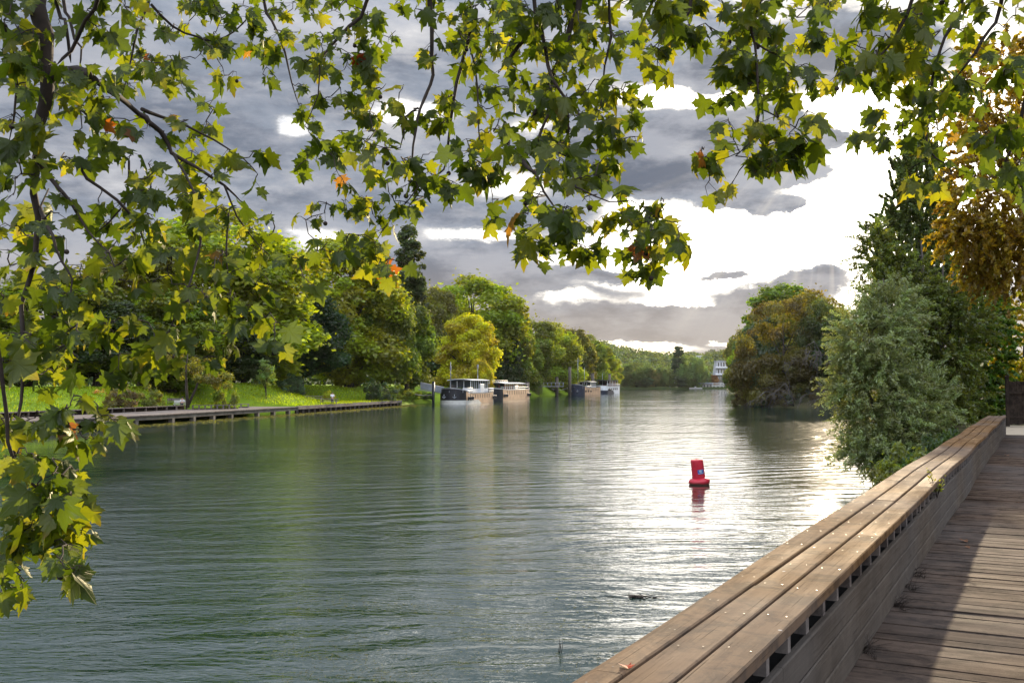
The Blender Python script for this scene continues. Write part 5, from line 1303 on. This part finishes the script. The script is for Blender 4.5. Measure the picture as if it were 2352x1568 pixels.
for r_ in range(-6, 0):
    for c_ in range(-1, 49):
        if rnd.random() < .8: want.append(((c_ + rnd.random()) * CELL, (r_ + rnd.random()) * CELL, max(0, min(47, c_)), 0))
W = np.array([(a, b) for a, b, *_ in want])
ok = NRd < .03
D0 = np.array([np.min((NVx[ok] - a) ** 2 + (NVy[ok] - b) ** 2) for a, b in W])
CAP = len(NA) + len(want) * 4
GX = np.zeros((CAP, 3)); GVx = np.full(CAP, 1e9); GVy = np.full(CAP, 1e9); GB = np.zeros(CAP, int); n0 = len(NA)
GX[:n0] = NA; GVx[:n0] = np.where(ok, NVx, 1e9); GVy[:n0] = NVy; GB[:n0] = NB
for wi in np.argsort(D0):
    px, py, c_, r_ = want[wi]
    k = int(np.argmin((GVx[:n0] - px) ** 2 + (GVy[:n0] - py) ** 2)); bi = int(GB[k])
    s0 = Vector(GX[k]); D = s0.y + rnd.gauss(0, .16); D = max(3.9, min(9.5, D))
    e = DP(px, py, D); base = Vector(trees[BR[bi]['t']].location); dist = (e - s0).length
    j1 = Vector((rnd.gauss(0, 1), rnd.gauss(0, 1), rnd.gauss(0, 1))) * .07 * dist; up = Vector((0, 0, .05 * dist))
    m1 = s0.lerp(e, .33) + up + j1; m2 = s0.lerp(e, .7) + up * .6 - j1 * .5
    ra = .003 + .0038 * min(1.2, dist)
    twigs[bi].tube([s0 - base, m1 - base, m2 - base, e - base], [ra, ra * .9, ra * .75, .0016], 5, caps=False)
    new = [m1, m2, e]; q = view(np.array([tuple(x) for x in new]))
    for i_ in range(3): GX[n0] = new[i_]; GVx[n0] = q[0][i_]; GVy[n0] = q[1][i_]; GB[n0] = bi; n0 += 1
    dirv = (e - m2).normalized(); big = rnd.choice((.8, 1.0, 1.0, 1.25))
    for j in range(rnd.choice((1, 2, 3, 3, 4, 4))):
        a = rnd.uniform(0, 2 * PI); side = Vector((math.cos(a), math.sin(a), rnd.uniform(-.5, .3)))
        pet = (side * .8 + dirv * .4 + Vector((0, 0, -.25))).normalized() * rnd.uniform(.03, .075)
        st = e - dirv * rnd.uniform(0, .07); bp_ = st + pet
        twigs[bi].tube([st - base, bp_ - base], [.0016, .0013], 4, caps=False)
        tip = (pet.normalized() * .75 + Vector((0, 0, -rnd.uniform(.2, 1.1))) + Vector((rnd.gauss(0, .25), rnd.gauss(0, .25), 0)))
        nr = Vector((rnd.gauss(0, .6), rnd.gauss(0, .6) - .2, rnd.uniform(.05, 1.0)))
        sz = rnd.uniform(.055, .125) * big * (1.05 if r_ > 16 else 1.0)
        L_ = LPs[bi]; L_[0].append(bp_ - base); L_[1].append(tip); L_[2].append(nr); L_[3].append(sz)
        v = rnd.random() ** 1.1 * .93
        if rnd.random() < .006: v = rnd.uniform(.95, 1)
        L_[4].append(v)
    if rnd.random() < .035: balls[bi].append((e - base, rnd.uniform(.012, .016)))
for bi in range(len(BR)):
    L_ = LPs[bi]; o = brs[bi]
    if twigs[bi].v: tag(twigs[bi].build('twigs', M['twig'], o), kind='stuff')
    if L_[0]:
        arr = lambda q: np.array([tuple(x) for x in q], float)
        plane_leaves('foliage', arr(L_[0]), arr(L_[1]), arr(L_[2]), np.array(L_[3]), rng, o, np.array(L_[4]))
    for p, r in balls[bi]:
        mb = MB(); mb.tube([p, p + Vector((.003, 0, -.05))], .001, 4, caps=False)
        c = p + Vector((.003, 0, -.05 - r)); mb.lathe([(r * math.sin(a), -r * math.cos(a)) for a in [PI * i / 8 for i in range(1, 8)]], tuple(c), 10)
        mb.build('seed_ball', M['twig'], o)
print('plane leaves', sum(len(L[0]) for L in LPs.values()))

# ================================================================== small things
rnd = random.Random(5)
def leaf_litter(p, sz, rz, mat, lab, group=None, tilt=.15, name='fallen_leaf', col=(.12, .05, .02)):
    mb = MB(); b = 0
    for x, y in LV: mb.v.append((x * sz, (y - .4) * sz, abs(x) * sz * .35 + .06 * sz * math.sin(y * 6 + x * 4) + .004 + .05 * sz))
    for f in LF: mb.quadface(tuple(int(q) for q in f))
    o = mb.build(name, mat); o.location = p; o.rotation_euler = (rnd.uniform(-tilt, tilt), rnd.uniform(-tilt, tilt), rz); o.color = (*col, 1); tag(o, lab, 'leaf', group); return o
M['dryleaf'] = simple_mat('dry_leaf', (.14, .06, .025), .8, .5, 30); M['redleaf'] = simple_mat('red_leaf', (.35, .06, .02), .7, .5, 30)
q = G(1437, 1534, 3.0); leaf_litter((q.x, q.y, 3.0), .045, .6, M['redleaf'], 'small rust red leaf lying on the parapet top by the first groove')
for i in range(34):
    s = rnd.uniform(4, 29); t_ = rnd.uniform(.6, 3.6); q = lp(s, t_, ZD0)
    leaf_litter((q.x, q.y, ZD0 + .004), rnd.uniform(.04, .09), rnd.uniform(0, 6), M['dryleaf'], 'small dry brown leaf lying on the boardwalk planks', 'dry leaves scattered on the boardwalk')
for s, t_ in ((16.3, .2), (15.2, .25)):
    q = lp(s, t_, 3.0); leaf_litter((q.x, q.y, 3.005), .06, s, M['dryleaf'], 'small dark leaf lying on the far part of the parapet top', 'dark leaves on the parapet top')
# weed growing from the parapet joint
q = lp(8.0, .50, 2.86); wd_ = thing('weed', tuple(q), 0, 'little green weed growing out of the parapet side', 'weed')
mb = MB(); P_ = []; T_ = []
for i in range(11):
    a = rnd.uniform(0, 6.3); h_ = rnd.uniform(.08, .26); e = Vector((math.cos(a) * .08, math.sin(a) * .08, h_)); mb.tube([(0, 0, -.03), tuple(e * .5 + Vector((0, 0, .02))), tuple(e)], [.003, .002, .001], 4)
    for k in range(9): P_.append(tuple(e * rnd.uniform(.3, 1.05) + Vector((rnd.gauss(0, .014), rnd.gauss(0, .014), 0)))); T_.append((rnd.gauss(0, 1), rnd.gauss(0, 1), .5))
mb.build('stem', M['twig'], wd_)
r2 = np.random.default_rng(3); c_ = link('foliage', leaf_quads('foliage', np.array(P_), r2.normal(size=(len(P_), 3)), r2.uniform(.02, .045, len(P_)), r2, .5, np.array(T_)), wd_); c_.color = (.11, .13, .02, 1)
# little weeds along the foot of the parapet
for s in (5.3, 5.9, 3.2, 4.6):
    q = lp(s, .50, 2.405); mb = MB()
    for i in range(26):
        a = rnd.uniform(-1.2, 1.2); e = Vector((.13 * rnd.random(), rnd.uniform(-.2, .2), rnd.uniform(.02, .12)))
        mb.tube([(rnd.uniform(0, .03), rnd.uniform(-.15, .15), 0), tuple(e)], [.002, .0008], 3)
    o = mb.build('weed', M['twig']); o.location = q; tag(o, 'wispy brown weed along the foot of the parapet', 'weed', 'dry weeds at the parapet foot')
# driftwood
q = G(1492, 1372, 0); dr = thing('driftwood', (q.x, q.y, 0), 0, 'dark twiggy branch floating beside the parapet', 'driftwood'); mb = MB()
for i in range(15):
    a = rnd.uniform(-.5, .5) + (PI if rnd.random() < .45 else 0); p0 = Vector((rnd.uniform(-.5, .15), rnd.uniform(-.06, .06), rnd.uniform(-.01, .05))); l = rnd.uniform(.2, .75)
    e = p0 + Vector((math.cos(a) * l, math.sin(a) * l * .5, rnd.uniform(-.06, .12))); mb.tube([p0, p0.lerp(e, .5) + Vector((0, 0, rnd.uniform(-.02, .05))), e], [.014, .009, .003], 5)
mb.build('twigs', M['bark'], dr)
mb = MB()
for i in range(70):
    p0 = Vector((rnd.uniform(-.55, -.2), rnd.gauss(0, .05), rnd.uniform(0, .06))); mb.box(tuple(p0), (rnd.uniform(.03, .09), .03, .006), rot=Euler((rnd.uniform(-1, 1), rnd.uniform(-1, 1), rnd.uniform(0, 3))))
mb.build('leaf_clump', M['twig'], dr); dr.scale = (.7, .7, .6)
for px, py, lab in ((1285, 1497, 'thin upright reed stems in the water near the bottom edge'), (1690, 1353, 'thin dark stick floating close to the parapet'), (1375, 1370, 'tiny twig floating left of the driftwood')):
    q = G(px, py, 0); mb = MB(); up = 'reed' in lab
    for i in range(4 if up else 3):
        e = Vector((rnd.uniform(-.03, .03), 0, rnd.uniform(.1, .24))) if up else Vector((rnd.uniform(-.4, .4), rnd.uniform(-.06, .06), .03)); o_ = Vector((rnd.uniform(-.03, .03), 0, -.02)); mb.tube([o_, o_ + e * .6 + Vector((.01, 0, .01)), o_ + e], [.005, .004, .002], 4)
    o = mb.build('reed' if up else 'twig', M['bark']); o.location = q; tag(o, lab, 'reed' if up else 'twig')
# floating scraps of weed: uncountable
r2 = np.random.default_rng(12); n = 2600; P = np.zeros((n, 3)); cl = r2.uniform(0, 1, (60, 2)); k = r2.integers(0, 60, n)
for i in range(n):
    u = cl[k[i]]; px = 650 + 1000 * u[0] + r2.normal() * 60; py = 1345 + 220 * u[1] + r2.normal() * 9; g = G(px, max(1330, py), 0); P[i] = (g.x, g.y, .004)
me = leaf_quads('floating_weed', P, np.tile((0, 0, 1.0), (n, 1)) + r2.normal(size=(n, 3)) * .05, r2.uniform(.02, .10, n), r2, .12); o = link('floating_weed', me); o.color = (.10, .10, .06, 1); tag(o, 'scraps of weed floating on the near water', 'weed', kind='stuff')
n = 5000; ys = r2.uniform(84, 185, n); P = np.zeros((n, 3))
for i in range(n):
    q = left_at(ys[i], -abs(r2.normal()) * 1.6 - .3, 0); P[i] = (q.x, q.y, .01)
me = leaf_quads('water_weed', P, np.tile((0, 0, 1.0), (n, 1)) + r2.normal(size=(n, 3)) * .12, r2.uniform(.08, .35, n), r2, .5); o = link('water_weed', me); o.color = (.13, .13, .06, 1); tag(o, 'pale weed floating along the foot of the left bank', 'weed', kind='stuff')
# park furniture and people far away on the left bank
def park_bench(px, D, L, lab, table=False, mat='quay'):
    x = XD(px, D); z = lground(x, D); t = thing('picnic_table' if table else 'park_bench', (x, D, z), .1, lab, 'picnic table' if table else 'bench')
    if table:
        box_part(t, 'table_top', (0, 0, .76), (L, .8, .07), M[mat])
        for sy in (-.7, .7): box_part(t, 'seat', (0, sy, .46), (L, .28, .06), M[mat])
        for sx in (-L / 2 + .3, L / 2 - .3): box_part(t, 'leg', (sx, 0, .37), (.1, 1.5, .1), M[mat]); box_part(t, 'leg', (sx, 0, .38), (.12, .12, .72), M[mat])
    else:
        box_part(t, 'seat', (0, 0, .45), (L, .45, .06), M[mat]); box_part(t, 'backrest', (0, .25, .75), (L, .06, .35), M[mat])
        for sx in (-L / 2 + .15, L / 2 - .15): box_part(t, 'leg', (sx, 0, .22), (.08, .4, .42), M[mat])
    return t
park_bench(722, 147, 2.6, 'picnic table standing farther left behind the hump of the lawn', True); park_bench(757, 146, 2.6, 'picnic table standing farther right behind the hump of the lawn', True)
park_bench(404, 121, 2.0, 'pale park bench at the top of the slope left of the double trunked tree')
pt = park_bench(416, 119.5, 1.6, 'pale park bench carrying the person in white', mat='cream')
def person(loc, rz, lab, shirt, sit=True):
    t = thing('person', loc, rz, lab, 'person')
    def skin(name, verts, edges, rad, mat, root=0):
        me = bpy.data.meshes.new(name); me.from_pydata(verts, edges, []); o = bpy.data.objects.new(name, me); COL.objects.link(o); o.parent = t
        o.modifiers.new('s', 'SKIN'); 
        for i, r in enumerate(rad): me.skin_vertices[0].data[i].radius = (r, r)
        me.skin_vertices[0].data[root].use_root = True; ss_ = o.modifiers.new('u', 'SUBSURF'); ss_.levels = 2; ss_.render_levels = 2; me.materials.append(mat); return o
    h = .5 if sit else .92
    V = [(0, 0, h), (0, .02, h + .28), (0, 0, h + .5), (0, -.01, h + .6), (0, -.02, h + .72), (.19, 0, h + .47), (.25, -.08, h + .2), (.2, -.3, h + .12), (-.19, 0, h + .47), (-.25, -.08, h + .2), (-.2, -.3, h + .12)]
    if sit: V += [(.1, -.42, h), (.11, -.46, .08), (.11, -.6, .05), (-.1, -.42, h), (-.11, -.46, .08), (-.11, -.6, .05)]
    else: V += [(.1, 0, .48), (.11, .02, .08), (.11, -.14, .05), (-.1, -.05, .48), (-.11, .02, .08), (-.11, -.14, .05)]
    Ed = [(0, 1), (1, 2), (2, 3), (3, 4), (2, 5), (5, 6), (6, 7), (2, 8), (8, 9), (9, 10), (0, 11), (11, 12), (12, 13), (0, 14), (14, 15), (15, 16)]
    skin('body', V, Ed, [.15, .14, .12, .055, .1, .06, .045, .035, .06, .045, .035, .075, .05, .04, .075, .05, .04], M['skin'])
    skin('shirt', V[:3] + [V[5], V[6], V[8], V[9]], [(0, 1), (1, 2), (2, 3), (3, 4), (2, 5), (5, 6)], [.17, .165, .14, .08, .06, .08, .06], shirt)
    skin('trousers', [V[0], V[11], V[12], V[14], V[15]], [(0, 1), (1, 2), (0, 3), (3, 4)], [.17, .095, .07, .095, .07], M['cloth_b'])
    mb = MB(); mb.lathe([(.1 * math.sin(a) + .008, -.12 * math.cos(a)) for a in [PI * (.42 + .58 * i / 6) for i in range(6)]] , (0, .01, h + .745), 12); mb.build('hair', M['black'], t)
    return t
person((pt.location.x + .2, pt.location.y, pt.location.z), .2, 'person in a white shirt sitting on the pale bench', M['cloth_w'])
x = XD(764, 148); person((x, 148, lground(x, 148)), .4, 'person in pale clothes standing by the picnic tables', M['cloth_w'], False)
x = XD(236, 112); z = lground(x, 112); cm_, _c = crown('foliage', [(0, 0, .35, .9, .5, .35, 1)], 14, (.15, .3), 900, (.05, .14), 77)
t = thing('bush', (x, 112, z), 0, 'small straw yellow bush at the top of the dry slope', 'bush', 'bushes on the left bank'); c_ = link('foliage', cm_, t); c_.color = (.35, .24, .08, 1)
# steps on the slope and a white sign post whose reflection shows in the water
p = G(405, 915, 1.4); st = thing('steps', (p.x, p.y, 1.0), .2, 'little timber steps climbing the dry slope', 'steps')
for i in range(6): box_part(st, 'step', (-.4 * i, .55 * i, .1 + .30 * i), (1.6, .5, .16), M['darkwood'])

# the evening air
me = bpy.data.meshes.new('haze'); bm = bmesh.new(); bmesh.ops.create_cube(bm, size=1.0); bm.to_mesh(me); bm.free()
hz = link('haze', me); hz.location = (0, 600, 58.5); hz.scale = (1500, 1500, 122.5); tag(hz, 'thin warm evening haze over the river', 'haze', kind='stuff')
m = bpy.data.materials.new('haze'); m.use_nodes = True; m.node_tree.nodes.clear(); nt = NT(m.node_tree)
out = nt.node('ShaderNodeOutputMaterial'); pv = nt.node('ShaderNodeVolumePrincipled'); pv.inputs['Density'].default_value = .00002; pv.inputs['Color'].default_value = (.95, .95, .97, 1); pv.inputs['Anisotropy'].default_value = .35
nt.l.new(pv.outputs[0], out.inputs['Volume']); me.materials.append(m)
